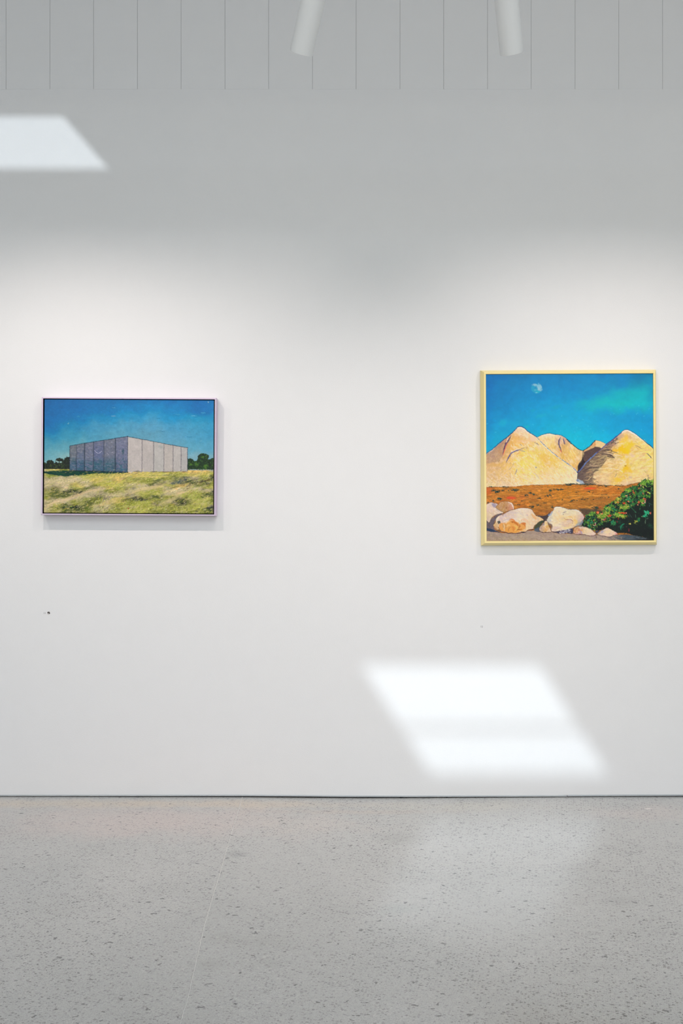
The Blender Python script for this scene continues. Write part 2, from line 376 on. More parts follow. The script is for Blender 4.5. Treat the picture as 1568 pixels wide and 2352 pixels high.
def paint_shed():
    c = Canvas(101.6, 918.2, 490.6, 1178.6, 11)
    one = np.ones((c.H, c.W))
    # sky
    c.C = c.grid([102, 160, 220, 280, 340, 400, 450, 490], [918, 940, 960, 980, 1000, 1025, 1050, 1078], [
        [(0,98,160),(0,104,168),(0,108,170),(0,112,172),(0,118,180),(4,112,176),(0,108,176),(0,112,176)],
        [(0,100,160),(0,106,170),(8,116,176),(0,124,184),(10,132,190),(14,130,188),(0,114,180),(0,118,182)],
        [(0,104,166),(4,112,172),(30,132,182),(34,140,188),(60,150,192),(24,142,194),(34,146,190),(24,136,186)],
        [(6,110,170),(30,128,174),(64,144,182),(74,152,188),(84,154,188),(70,152,192),(64,154,192),(52,148,190)],
        [(30,128,172),(58,146,178),(76,150,180),(90,156,182),(92,154,180),(84,156,190),(72,154,190),(60,150,190)],
        [(70,146,172),(92,158,176),(88,158,182),(92,160,184),(98,158,182),(96,160,186),(88,162,190),(80,156,188)],
        [(98,162,178),(130,176,180),(112,164,178),(100,160,180),(112,160,178),(118,162,180),(122,168,184),(118,168,184)],
        [(132,178,182),(150,188,186),(120,170,178),(112,164,178),(120,166,180),(124,166,182),(136,172,184),(140,176,186)]], 7, 5)
    c.tone(one, .07, 9, 6); c.tone(one, .05, 2.2)
    skym = (c.Y < 1079) * 1.0
    c.dabs(skym, 2600, 6, 1.6, 0, .07, a=.5, z=.35, dang=.9)
    c.dabs(skym, 500, 3.5, .8, -.3, .05, a=.35, z=.9, dang=.9, lum=.22)
    c.dabs(skym, 450, 3.5, .8, -.3, .05, a=.35, z=.5, dang=.9, lum=-.2)
    for (p, L, w, col) in [(A2(1010,420),13,1.2,(120,190,220)),(A2(1035,436),9,.8,(10,90,150)),(A2(760,400),16,2,(60,150,190)),(A2(750,415),15,.8,(30,110,170)),
                           (A2(1150,375),12,2.4,(70,160,200)),(A2(950,738),16,1.6,(30,120,165)),(A2(960,725),8,1,(80,170,200)),(A2(540,655),14,1.2,(30,110,150)),
                           (A2(480,462),10,1.6,(10,110,160)),(A1(1230,320),9,1.6,(90,165,195)),(A1(1050,235),9,1,(10,80,150)),(A1(1230,450),12,2.2,(110,160,190)),
                           (A1(680,460),7,3,(50,140,175)),(A1(525,572),4,3,(110,170,180)),(A2(1225,215),3,3,(150,190,200)),
                           (A2(830,610),14,1,(60,140,170)),(A2(1115,798),8,1.2,(120,180,200)),(A2(200,245),10,.9,(40,140,180))]:
        c.dab(p[0][0], p[0][1], L, w, .15 * c.r.randn() + .1, lin(col), .7, 1.0)
    # tree lines
    tl = A1(140,1285, 140,1180, 160,1175, 185,1200, 192,1160, 230,1140, 275,1145, 298,1170, 290,1195, 318,1185, 320,1150, 350,1115, 400,1108, 445,1125, 452,1150, 470,1115, 500,1095, 550,1100, 560,1290)
    m = c.poly(tl, (24,34,30), wob=.9, ws=3)
    c.dabs(m, 330, 2.6, 1.2, 0, .3, pal=[(40,52,36),(18,26,26),(62,80,42),(30,44,34),(14,22,26)], a=.8, z=.4, dang=1.5)
    for q in A1(250,1230, 310,1210, 360,1225, 410,1220, 450,1205, 480,1225, 340,1250, 235,1165, 430,1245, 400,1195):
        for _ in range(7): c.dab(q[0] + c.r.randn() * 2, q[1] + c.r.randn() * 1.3, 1.8, 1, c.r.rand() * 3, lin((74,94,48)), .6, .3)
    for q in A1(365,1172, 410,1175, 345,1160): c.blob(q[0], q[1], 2.4, 1.5, 0, (150,186,184), .9, .4, .4)
    tr = A2(915,1225, 918,1065, 960,1055, 1000,1070, 1015,1100, 1060,1095, 1075,1050, 1080,1010, 1120,988, 1190,985, 1235,1010, 1240,1045, 1220,1075, 1255,1065, 1290,1050, 1310,1060, 1310,1228)
    m = c.poly(tr, (26,50,30), wob=.9, ws=3)
    c.dabs(m, 420, 2.8, 1.3, 0, .3, pal=[(30,60,30),(20,38,28),(50,88,34),(70,108,40),(16,30,26),(36,70,32)], a=.8, z=.4, dang=1.5)
    for q in A2(1180,1175, 1190,1200, 1040,1130, 1150,1040, 1200,1160, 1060,1150, 970,1150): c.blob(q[0], q[1], 3, 2.2, 0, (78,122,40), .7, .8, .6)
    # ground
    xs = [102,125,150,175,200,225,250,275,300,330,360,390,420,450,475,490]
    ys = [1076,1084,1090,1098,1106,1114,1122,1130,1138,1146,1154,1162,1170,1179]
    T=(196,180,130); t=(206,186,140); Y=(204,184,84); G=(150,150,60); g=(124,132,50); O=(104,108,52); o=(84,86,54); L=(176,172,70); l=(162,168,78); P=(166,152,112); B=(92,98,74); S=(214,178,92); D=(74,80,58)
    c2 = c.grid(xs, ys, [
        [Y,Y,Y,Y,Y,Y,Y,Y,S,Y,Y,S,S,S,S,T],
        [T,G,g,g,g,G,L,Y,S,Y,L,L,Y,S,Y,L],
        [L,g,O,G,L,L,L,Y,Y,L,L,G,L,Y,L,O],
        [P,T,T,T,L,Y,L,S,G,G,L,G,B,P,G,o],
        [T,T,T,t,T,Y,L,Y,L,G,O,P,B,O,o,G],
        [T,P,t,Y,T,G,L,L,T,T,P,L,S,O,G,L],
        [P,O,T,G,O,P,Y,L,P,T,L,T,T,T,P,P],
        [G,O,o,o,P,T,G,G,T,L,L,T,T,L,G,D],
        [g,O,O,P,T,P,T,T,P,G,O,T,L,L,O,O],
        [L,P,T,T,G,O,P,Y,O,o,G,G,o,L,L,g],
        [T,T,T,G,O,G,P,Y,G,L,G,P,o,L,L,G],
        [T,L,O,o,g,P,T,G,L,L,P,G,G,L,L,o],
        [T,G,O,O,g,P,P,G,L,L,L,G,L,L,G,D],
        [T,L,O,g,G,P,G,G,G,L,O,G,O,G,D,D]], 5, 44)
    gm = (c.Y > 1078.3 + .35 * c.noise(3)) * 1.0
    c.put(gm, c2)
    c.C = np.where(gm[..., None] > .5, c.C * .86 + c.C.mean(2, keepdims=True) * .12, c.C)
    c.C *= (1 + gm * .24 * c.noise(14, 3.2, 3, -.3))[..., None]
    c.C *= (1 + gm * .2 * c.noise(2.2, 1.1, 2, -.3))[..., None]
    c.mottle(gm, [(212,196,150),(176,174,76),(120,124,60),(196,186,110)], 16, 2.8, -.28, .28, .35); c.mottle(gm, [(96,96,58),(206,190,140),(160,164,60)], 6, 1.4, -.3, .4, .45)
    ang = lambda x, y: -.32 + .25 * math.sin(x * .03 + y * .02)
    c.dabs(gm, 2200, 7, 1.3, ang, .16, a=.55, z=.5, dang=.18)
    c.dabs(gm, 900, 5, .9, ang, .1, pal=[T, t, Y, L, S, (216,200,150)], a=.45, z=.9, dang=.25)
    c.dabs(gm, 700, 4, .8, ang, .1, pal=[O, o, g, (96,80,50)], a=.45, z=.3, dang=.3)
    # sweeping tracks and dark tufts
    c.line(F3(40,770, 200,670, 400,620, 620,545, 820,460, 1100,400), 6.5, (204,180,132), .62, z=.4, taper=True)
    c.line(F3(60,720, 250,655, 440,610), 4, (216,194,150), .5, taper=True)
    c.line(F3(480,620, 640,560), 5, (176,160,130), .55, taper=True)
    c.line(F3(850,740, 1100,690, 1300,610, 1568,560), 9, (204,180,116), .45, taper=True)
    c.line(F4(0,520, 250,420, 560,370, 640,340), 6, (206,186,128), .5, taper=True)
    c.line(F4(560,690, 800,590, 920,520), 7, (192,178,118), .5, taper=True)
    c.line(F4(0,240, 180,190, 480,195, 740,185), 3, (224,200,120), .5, taper=True)
    for pts, w, col, a in [(F3(550,520, 650,480, 740,455),4,(70,72,54),.75),(F3(150,440, 220,410, 310,385),3,(92,80,50),.7),(F3(120,245, 180,232, 255,235),3,(112,100,66),.65),
                           (F4(0,600, 130,570, 340,545),5,(84,78,58),.75),(F4(60,550, 170,535),1.2,(200,180,150),.6),(F4(740,330, 850,300, 980,265),7,(84,98,88),.7),(F4(800,650, 940,605),6,(84,82,50),.75),
                           (F4(1210,315, 1350,270, 1510,225),3.5,(84,66,46),.8),(F4(1330,500, 1420,495, 1500,490),3,(50,54,44),.8),(F4(1390,540, 1500,525),5,(62,66,56),.75),(F4(980,360, 1100,370, 1050,415),5,(116,92,56),.6),
                           (F4(1180,800, 1350,790, 1520,740),12,(58,64,54),.62),(F4(1400,760, 1520,700),8,(60,66,56),.55),(F3(240,790, 330,755, 480,740),4,(76,80,46),.7),(F3(780,380, 900,365, 1010,365),4,(106,108,52),.6),
                           (F4(380,270, 560,250, 690,215),3.5,(104,112,62),.65),(F4(570,555, 620,540),1.2,(46,40,30),.9),(F3(40,640, 90,560),10,(122,132,46),.5),(F3(180,560, 420,530, 540,500),6,(98,104,54),.55),
                           (F3(1410,650, 1568,590),4,(96,88,56),.7),(F4(1300,470, 1500,440),5,(190,172,130),.5),(F4(900,415, 800,405),4,(226,184,96),.7),(F4(850,500, 1080,460),4,(214,184,140),.7)]:
        c.line(pts, w, col, a * .85, z=.3, taper=True, dash=.25)
    c.poly(A2(920,1228, 1310,1232, 1310,1240, 1200,1242, 920,1236), (150,160,150), .5, wob=.3)
    low = ((c.Y > 1146 + .12 * (c.X - 300)) & (c.X > 210)) * 1.0
    c.dabs(low, 800, 4.2, .9, -1.15, .1, pal=[(176,178,60),(150,156,52),(128,134,46),(190,190,84),(104,110,46),(96,92,52)], a=.6, z=.6, dang=.5)
    c.dabs(low, 90, 1.6, 1.3, 0, .1, pal=[(214,214,130),(224,212,160),(200,206,90)], a=.9, z=1, dang=1.5)
    c.dabs(gm, 70, 1.8, 1.2, 0, .1, pal=[(226,216,160),(90,84,50),(214,206,110)], a=.8, z=1, dang=1.5)
    c.dab(*F3(1550,765)[0], 4, 3, .3, lin((170,90,40)), .7, .4); c.dab(*F3(520,737)[0], 3, 2, .3, lin((170,200,70)), .9, .4)
    k = gm[..., None]; mu = (c.C * k).sum((0, 1)) / k.sum(); c.C = np.clip(c.C * (1 - k) + k * (mu + 1.3 * (c.C - mu)), 0.01, 1)
    # cast-shade strip painted green
    sh = F3(30,110, 260,98, 480,92, 540,90, 1000,100, 1535,118, 1545,128, 1250,138, 950,140, 760,160, 560,180, 440,192, 300,188, 150,160, 30,142)
    m = c.poly(sh, (8,58,48), wob=.8, ws=4)
    c.dabs(m, 300, 5, 1.2, .02, .25, pal=[(6,44,48),(12,72,50),(8,54,46),(20,84,48)], a=.6, z=.3, dang=.2)
    c.line(F3(60,160, 250,195, 450,200, 640,182, 900,160), 1.6, (56,128,60), .6, dash=.3)
    c.line(F3(900,152, 1200,142, 1500,130), 1.2, (120,150,60), .6, dash=.3)
    # shed, left face panel by panel
    xs = [552,656,780,920,1082,1262,1457]
    topy = lambda x: 920 + (x - 552) * (766 - 920) / (1457 - 552)
    boty = lambda x: 1302 + (x - 552) * (1332 - 1302) / (1457 - 552)
    pan = [[(122,120,122),(112,112,116),(84,100,122),(62,88,114)],[(126,124,132),(104,108,136),(78,92,136),(48,84,120)],[(126,122,142),(120,118,142),(122,114,146),(74,88,122)],
           [(112,108,138),(98,98,142),(84,98,128),(30,80,102)],[(128,124,138),(120,116,134),(96,108,126),(58,84,104)],[(130,126,152),(122,118,150),(112,106,142),(66,78,118)]]
    for k in range(6):
        xa, xb = xs[k], xs[k + 1]
        pts = A1(xa,topy(xa), xb,topy(xb), xb,boty(xb), xa,boty(xa)); q = pan[k]
        P = np.array(pts); x0, x1 = P[0, 0], P[1, 0]; y0 = (P[0, 1] + P[1, 1]) / 2; y1 = P[2, 1]
        col = c.grid([x0 - 3, x1 + 3], [y0, y0 + (y1 - y0) * .45, y0 + (y1 - y0) * .8, y1], [[v, v] for v in q], 2.5, 70 + k)
        m = c.mask(pts); c.put(m, col)
        c.put(m, (90,108,126), .46)
        c.mottle(m, [(140,138,144),(84,96,124)], 4, 3, .2, .4, .3); c.mottle(m * np.clip((c.Y - 1048) / 22, 0, 1), [(40,88,112),(30,96,104)], 7, 4, .1, .6, .0); c.tone(m, .2, 5, 3); c.tone(m, .12, 1.5)
        c.dabs(m, 150, 4, .9, .1, .1, a=.5, z=.7, dang=.8)
        c.dabs(m, 24, 3, .5, -.4, .05, a=.6, z=1.2, dang=.6, lum=.5)
        low = m * (c.Y > y0 + (y1 - y0) * .62)
        c.dabs(low, 60, 4.5, 1, .15, .1, pal=[(44,84,112),(70,96,128),(36,70,96)], a=.5, z=.6, dang=.3)
    c.dabs(c.mask(A1(1090,1140, 1255,1120, 1255,1300, 1090,1290)), 60, 4, 1.2, .2, .1, pal=[(34,82,92),(70,100,110)], a=.5, z=.5)
    c.dabs(c.mask(A1(925,1140, 1078,1140, 1078,1290, 925,1290)), 60, 4, 1.2, .1, .1, pal=[(30,92,104),(40,80,104)], a=.5, z=.5)
    for k, (x, wd, a) in enumerate([(656,1,.5),(780,2.6,.75),(920,1.6,.75),(1082,1.3,.8),(1262,2,.8)]):
        c.line(A1(x,topy(x), x-3,(topy(x)+boty(x))/2, x,boty(x)), wd + 2.2, (44,60,80), .28); c.line(A1(x,topy(x), x+2,(topy(x)+boty(x))/2, x,boty(x)), wd * .7, (24,44,58), a)
    c.line(A1(645,1110, 650,1300), 1.8, (44,60,80), .6); c.line(A1(1255,1090, 1262,1310), 3, (30,56,74), .6, taper=True)
    c.blob(*A1(1382,1005)[0], 2.6, 5, 0, (46,84,96), .9, .6, .4); c.blob(*A1(1382,1110)[0], 1.6, 4, 0, (60,86,106), .7, .6, .4)
    c.line(A1(1375,840, 1385,1090), 1.3, (90,96,126), .5)
    c.line(A1(930,985, 965,1020, 1000,1035, 1045,1000), 1.1, (178,178,204), .9, z=1.5); c.line(A1(930,1000, 965,1034, 1000,1048), .9, (44,60,96), .7)
    c.line(A1(1130,1030, 1160,1055), 1, (176,170,190), .8, z=1); c.line(A1(1195,1025, 1225,1015), 1, (180,176,190), .7, z=1); c.line(A1(820,1115, 905,1115), 1.6, (84,98,120), .6)
    c.line(A1(835,960, 870,940, 890,965), .9, (150,146,170), .6, z=1); c.line(A1(1360,930, 1400,935), .9, (170,166,196), .7, z=1)
    c.line(A1(545,1305, 800,1310, 1100,1318, 1457,1330), 2.4, (12,34,50), .85, wob=.15)
    # right face
    rx = [22,237,412,565,702,822,918]
    ty = lambda x: 738 + (x - 22) * (900 - 738) / (918 - 22); by = lambda x: 1268 - (x - 22) * (1268 - 1252) / (918 - 22)
    rc = [(188,180,176),(184,176,172),(180,176,172),(184,176,170),(184,178,174),(178,174,172)]
    for k in range(6):
        xa, xb = rx[k], rx[k + 1]; m = c.mask(A2(xa,ty(xa), xb,ty(xb), xb,by(xb), xa,by(xa))); c.put(m, rc[k])
        c.tone(m, .09, 6, 9); c.tone(m, .06, 1.6); c.dabs(m, 120, 3, .8, .6, .06, a=.5, z=.7, dang=.9); c.dabs(m, 14, 5, 1.5, .6, .03, pal=[(160,158,158),(166,166,160)], a=.4, z=.3, dang=.9)
    for x in rx[1:6]:
        c.line(A2(x-2,ty(x), x,(ty(x)+by(x))/2, x-2,by(x)), 2.4, (140,134,140), .35); c.line(A2(x,ty(x), x+1,(ty(x)+by(x))/2, x-1,by(x)), .85, (48,46,56), .9)
    c.blob(*A2(515,885)[0], 4, 3, .3, (150,160,158), .6, .9, .4)
    c.line(A2(918,900, 919,1252), 1.3, (60,70,84), .9); c.line(A2(22,740, 22,1270), 1.2, (36,44,62), .9)
    c.line(A1(548,920, 548,1302), 1.4, (28,40,54), .9)
    c.line(A1(548,918, 900,856, 1200,808, 1457,764), 1.5, (34,66,84), .95, wob=.05); c.line(A2(8,735, 300,788, 600,845, 922,900), 1.4, (38,70,90), .95, wob=.05)
    for pts, col in [(A2(100,1268, 170,1256, 245,1270),(66,58,52)),(A2(360,1262, 480,1258),(90,80,60)),(A2(500,1264, 700,1262),(110,84,56)),(A2(830,1262, 915,1256),(120,84,60))]:
        c.line(pts, 2, col, .8, wob=.2, taper=True)
    c.poly(A2(55,1284, 80,1262, 110,1280), (210,200,170), .8)
    c.crackle(skym * (c.C[..., 2] > .2), .16, 3.2, 2.0, .1, .14, .8)
    c.crackle(gm, .3, 4, 1.6, -.25, .16, .8)
    c.crackle(c.mask(A1(552,920, 1457,766, 1457,1330, 552,1300)), .32, 3.6, 2.2, .3, .16, 1.0); c.crackle(c.mask(A2(22,740, 918,900, 918,1252, 22,1268)), .14, 3.4, 2.4, .7, .14, 1.0)
    for pts, w, col, a in [(F3(40,300, 300,290, 560,270, 760,235),12,(208,192,150),.5),(F3(60,360, 260,350, 420,330),8,(204,186,144),.45),(F3(60,780, 250,680, 430,620, 640,560),8,(216,196,156),.6),
                           (F3(650,520, 900,450, 1180,400),6,(212,190,150),.5),(F3(820,790, 980,740, 1200,690),14,(196,190,140),.4),(F3(1040,700, 1250,640, 1390,580),11,(216,192,112),.5),(F3(1100,550, 1280,510, 1500,520),8,(206,190,140),.45),
                           (F4(0,500, 200,420, 420,390, 620,350),9,(208,190,136),.5),(F4(640,440, 900,470, 1060,440),8,(216,190,140),.45),(F4(560,700, 700,640, 860,570, 960,520),8,(200,184,128),.45),(F3(900,240, 1200,200, 1560,180),6,(222,200,112),.5),
                           (F4(0,190, 300,150, 700,130, 1060,130),6,(224,200,110),.45),(F3(950,340, 1200,330, 1560,330),10,(196,190,76),.4),(F4(0,380, 150,360, 260,330),9,(186,182,76),.4),(F4(300,460, 420,450, 520,470),8,(160,172,66),.5),
                           (F4(1000,560, 1200,560, 1400,640),14,(164,176,72),.35),(F4(60,700, 260,650, 420,700),14,(160,170,56),.35),(F3(40,620, 160,560, 420,520),12,(112,118,56),.4),(F3(300,740, 560,660, 820,620),9,(112,126,54),.4)]:
        c.line(pts, w, col, a, taper=True, dash=.3)
    c.dabs(gm, 500, 6, .8, ang, .08, pal=[(226,208,156),(206,200,96),(104,108,54)], a=.5, z=.8, dang=.2)
    # bare ground edge of the canvas
    c.line(F3(34,150, 36,420, 34,800), 1.0, (206,182,150), .55, dash=.2); c.line([(102.2,1178), (200,1178.2)], .9, (210,190,150), .5, dash=.4)
    return c.result()

def paint_hills():
    c = Canvas(1115.6, 858.4, 1498.2, 1242.2, 23)
    one = np.ones((c.H, c.W))
    # sky
    c.C = c.grid([1115,1150,1190,1230,1270,1310,1350,1390,1430,1470,1498], [858,880,905,930,955,980,1005,1035], [
        [(0,108,178),(0,112,180),(0,118,178),(0,120,180),(0,124,182),(0,128,186),(0,128,188),(0,124,186),(0,128,190),(0,122,170),(0,124,164)],
        [(0,112,184),(0,122,184),(0,126,186),(0,130,190),(0,132,192),(0,134,194),(0,138,194),(0,138,192),(0,136,190),(0,136,176),(0,140,180)],
        [(0,118,188),(0,126,188),(0,134,194),(0,138,198),(0,142,200),(0,146,202),(0,146,200),(0,150,196),(0,168,190),(0,172,190),(0,156,186)],
        [(0,124,190),(0,134,194),(0,142,200),(0,148,204),(0,152,206),(0,158,206),(0,174,196),(0,182,194),(0,186,194),(0,182,196),(0,168,200)],
        [(0,132,196),(0,142,200),(0,150,204),(0,156,208),(0,164,210),(0,164,210),(0,166,210),(0,156,206),(0,154,206),(0,152,206),(0,154,208)],
        [(0,142,202),(0,154,206),(0,160,208),(0,164,212),(0,172,212),(0,174,214),(0,172,214),(0,162,212),(0,160,212),(0,156,210),(0,152,208)],
        [(0,152,206),(0,164,208),(0,170,208),(0,176,212),(0,182,214),(0,184,216),(0,182,218),(0,176,218),(0,172,218),(0,166,214),(0,158,210)],
        [(0,164,208),(0,176,210),(0,184,212),(0,188,214),(0,190,214),(0,190,216),(0,188,218),(0,184,218),(0,180,216),(0,172,216),(0,164,212)]], 7, 3)
    c.tone(one, .05, 12, 9); c.tone(one, .02, 3)
    c.dabs(one * (c.Y < 1040), 2000, 8, 3, -.5, .04, a=.4, z=.15, dang=.8)
    for p, rx, ry, col, a in [(B4(560,560),20,9,(0,184,190),.35),(B4(850,480),28,12,(0,188,192),.3),(B4(1180,440),20,16,(0,186,194),.35),(B4(300,600),12,5,(0,172,196),.5),(B3(1330,670),11,4,(0,160,196),.7),
                             (B3(950,730),6,3,(0,160,200),.6),(B3(1080,815),12,4,(10,172,204),.6),(B3(460,930),8,7,(10,178,208),.5),(B3(850,995),5,3,(0,184,196),.7),(B4(1090,330),9,7,(0,140,180),.5)]:
        c.blob(*p[0], rx, ry, -.2, col, a, 1.0, .3)
    for q in B4(725,700, 770,790, 720,800, 870,715, 1180,660, 1160,780, 1260,830, 1350,710, 670,930, 170,1010, 225,1045, 135,1080, 180,1160, 390,1035, 400,1160, 425,1100, 240,1180, 145,1210, 290,1290, 280,1320, 600,1060, 1220,1050, 270,880, 350,985, 1365,1220, 1140,795) + B3(340,1082, 1400,1060, 1420,820, 950,960, 205,940):
        c.dab(q[0], q[1], 2.6 + 3 * c.r.rand(), 1.5, -1.0 + .7 * c.r.randn(), lin((60,200,226)), .5, .5)
    # moon
    mx, my = B3(1010, 368)[0]
    c.blob(mx, my, 12.2, 10.8, 0, (30,160,196), .75, .12, .1, 5)
    for p, rx, ry, an, col, a in [(B3(1060,350),5.2,7.6,-.5,(128,190,212),.9),(B3(990,312),6.2,2.8,.15,(132,190,210),.85),(B3(1022,330),5,3.4,.3,(120,184,210),.8),(B3(990,395),3.5,2.5,0,(80,178,200),.6),
                                  (B3(1000,355),2.2,4,.6,(20,140,190),.85),(B3(1045,372),3,4,0,(150,196,212),.5),(B3(1035,420),6,2.4,.1,(30,176,196),.6),(B3(1010,435),2.5,.9,0,(120,200,216),.8)]:
        c.blob(*p[0], rx, ry, an, col, a, .5, .35, 3)
    # hill silhouettes
    H1 = B3(150,1470, 290,1370, 400,1270, 520,1180, 600,1110, 660,1050, 700,1005, 735,992, 780,1005, 880,1085, 1000,1155, 1100,1270, 1250,1410, 1400,1530, 1500,1600) + C6(0,1090, 150,1190, 290,1330, 320,1385, 310,1500, 300,1600, 420,1700, 460,1740, 0,1760) + B5(1568,400, 1000,400, 650,425, 150,440)
    H2 = B3(1000,1175, 1100,1130, 1210,1106, 1290,1125, 1400,1138, 1480,1185, 1568,1260) + C6(0,380, 100,480, 200,560, 330,660, 410,710, 480,730, 490,800, 480,880, 430,1040, 350,1110, 335,1200, 330,1330, 320,1385, 250,1300, 120,1180, 0,1080) + B3(1400,1530, 1100,1270)
    H3 = C6(480,730, 520,700, 620,650, 700,590, 780,500, 850,430, 890,412, 960,425, 1050,460, 1130,500, 1190,530, 1100,640, 1000,720, 800,900, 600,1080, 320,1385, 330,1200, 350,1110, 460,900)
    H4 = C6(320,1385, 450,1240, 600,1050, 780,890, 960,740, 1130,600, 1300,450, 1568,240) + C7(0,485, 120,390, 250,300, 340,215, 420,140, 480,112, 540,108, 600,120, 700,180, 830,255, 980,380, 1100,480, 1250,600, 1400,725, 1420,1760, 1420,1940, 1050,1960, 0,1980) + C6(1040,1800, 460,1800, 420,1690, 340,1620, 300,1600, 310,1500)
    sky0 = c.C.copy(); m2 = c.mask(H2, .3); c.put(m2, (236,196,110))
    c.fill(m2, [1230,1250,1270,1290,1310,1336], [995,1010,1030,1050,1075,1090], [
        [(240,220,190),(240,222,190),(240,216,180),(230,190,150),(226,190,130),(226,190,130)],
        [(240,206,120),(240,206,130),(240,212,140),(200,150,140),(232,196,140),(230,190,130)],
        [(236,200,110),(236,184,92),(238,196,104),(222,170,90),(236,198,120),(226,190,140)],
        [(236,196,110),(236,190,110),(228,184,140),(230,184,96),(236,196,100),(222,182,124)],
        [(232,192,110),(232,192,110),(236,190,110),(232,190,100),(230,180,90),(222,170,100)],
        [(232,190,110),(232,190,110),(230,190,110),(226,180,90),(222,170,80),(214,160,90)]], 4, 31)
    c.tone(m2, .12, 3, 9, .3); c.dabs(m2, 260, 9, 1, 1.15, .09, a=.5, z=.7, dang=.25); c.dabs(m2, 60, 9, .7, 1.2, .03, pal=[(248,226,170)], a=.6, z=1, dang=.25)
    c.mottle(m2, [(236,206,180),(226,176,110),(246,222,170)], 3, 10, -.5, .5)
    c.crackle(m2, .16, 2.4, 7, -.3, .14, 1)
    c.C = np.where(m2[..., None] > .5, c.C, sky0)
    # third hill
    m3 = c.mask(H3, .2); c.put(m3, (232,200,142))
    c.poly(C6(500,770, 530,700, 620,650, 780,500, 860,430, 870,560, 860,600, 700,690, 560,760), (212,166,112), .85, soft=.6)
    c.blob(*C6(835,540)[0], 2.2, 4, .3, (226,150,80), .8, .8, .4)
    c.tone(m3, .06, 2.5); c.dabs(m3, 80, 4, 1, .5, .06, a=.5, z=.6, dang=.8)
    dk = c.mask(C6(520,770, 640,700, 780,640, 850,600, 980,620, 1050,660, 800,900, 600,1080, 320,1385, 335,1200, 350,1110, 440,1020, 500,880), .5, .3); c.put(dk, (88,66,62))
    c.dabs(dk, 200, 3.4, 1, -.7, .16, pal=[(100,78,70),(74,54,54),(112,92,80),(60,44,52)], a=.5, z=.5, dang=.5)
    c.poly(C6(335,1385, 330,1180, 370,1090, 450,1050, 480,880, 500,1000, 560,1060, 480,1180), (34,24,34), .92, wob=.4, soft=.5)
    c.poly(C6(345,1120, 400,1060, 460,960, 470,1000, 450,1060, 380,1120), (86,62,50), .8, soft=.4)
    c.line(C6(490,720, 485,850, 460,960, 475,1010), 1.5, (24,16,28), .9)
    # right big hill
    m4 = c.mask(H4, .25); c.fill(m4, [1322,1335,1350,1370,1390,1410,1430,1450,1475,1498], [985,1000,1020,1035,1050,1065,1080,1095,1112], [
        [(226,196,170)]*6+[(236,208,190),(236,210,190),(236,214,170),(240,216,140)],
        [(120,92,96)]*3+[(130,100,100),(140,110,110),(176,140,116),(236,196,130),(232,200,150),(240,216,160),(240,216,140)],
        [(110,90,80)]*3+[(120,96,86),(170,130,110),(200,160,110),(244,200,60),(240,208,110),(240,212,120),(240,216,120)],
        [(90,66,70),(90,70,70),(96,74,70),(100,80,72),(214,170,120),(236,192,90),(248,196,20),(232,190,100),(242,216,120),(240,214,110)],
        [(90,66,70),(96,74,76),(100,80,74),(140,116,90),(190,160,110),(214,186,130),(240,200,80),(240,206,130),(240,214,120),(242,218,112)],
        [(88,66,70),(96,76,76),(130,106,86),(196,164,110),(226,182,110),(232,196,120),(240,206,130),(240,210,120),(240,216,124),(242,218,112)],
        [(84,64,70),(96,78,74),(150,126,100),(216,186,130),(232,196,110),(232,196,110),(244,200,60),(240,212,120),(240,214,130),(240,214,110)],
        [(90,74,78),(120,100,86),(180,150,110),(226,190,140),(232,200,140),(236,196,120),(240,200,70),(238,206,130),(238,212,140),(240,212,130)],
        [(110,96,86),(130,110,90),(180,150,116),(222,184,134),(226,192,150),(238,200,100),(232,194,150),(230,200,160),(236,206,150),(236,206,160)]], 3, 91)
    c.tone(m4, .1, 7, 4); c.tone(m4, .05, 2)
    lt = m4 * (c.X > 1352)
    c.dabs(lt, 900, 5, 1.2, -.25, .05, a=.45, z=.5, dang=.6); c.dabs(lt, 260, 2.6, .6, .5, .03, pal=[(206,166,110),(196,160,110),(226,196,130)], a=.4, z=.3, dang=.9, bend=1); c.mottle(lt, [(232,186,120),(240,214,170),(226,176,130),(246,226,170)], 8, 3, -.2, .5); c.crackle(m4, .17, 5, 2.6, -.4, .12, 1); c.crackle(m4, .12, 2.6, 1.8, .5, .14, 1)
    fl = c.mask(C6(320,1385, 600,1050, 960,740, 1250,520, 1568,300, 1400,560, 1300,700, 1150,720, 1400,800, 1350,900, 1210,900, 1100,1100, 1000,1240, 800,1380, 760,1600, 860,1740, 480,1740, 340,1600), .6, .6)
    c.put(fl, (104,86,80), .5); c.dabs(fl, 420, 8, 1.3, -.35, .12, pal=[(88,68,66),(70,54,60),(112,92,78),(100,78,74),(130,110,90)], a=.6, z=.6, dang=.3)
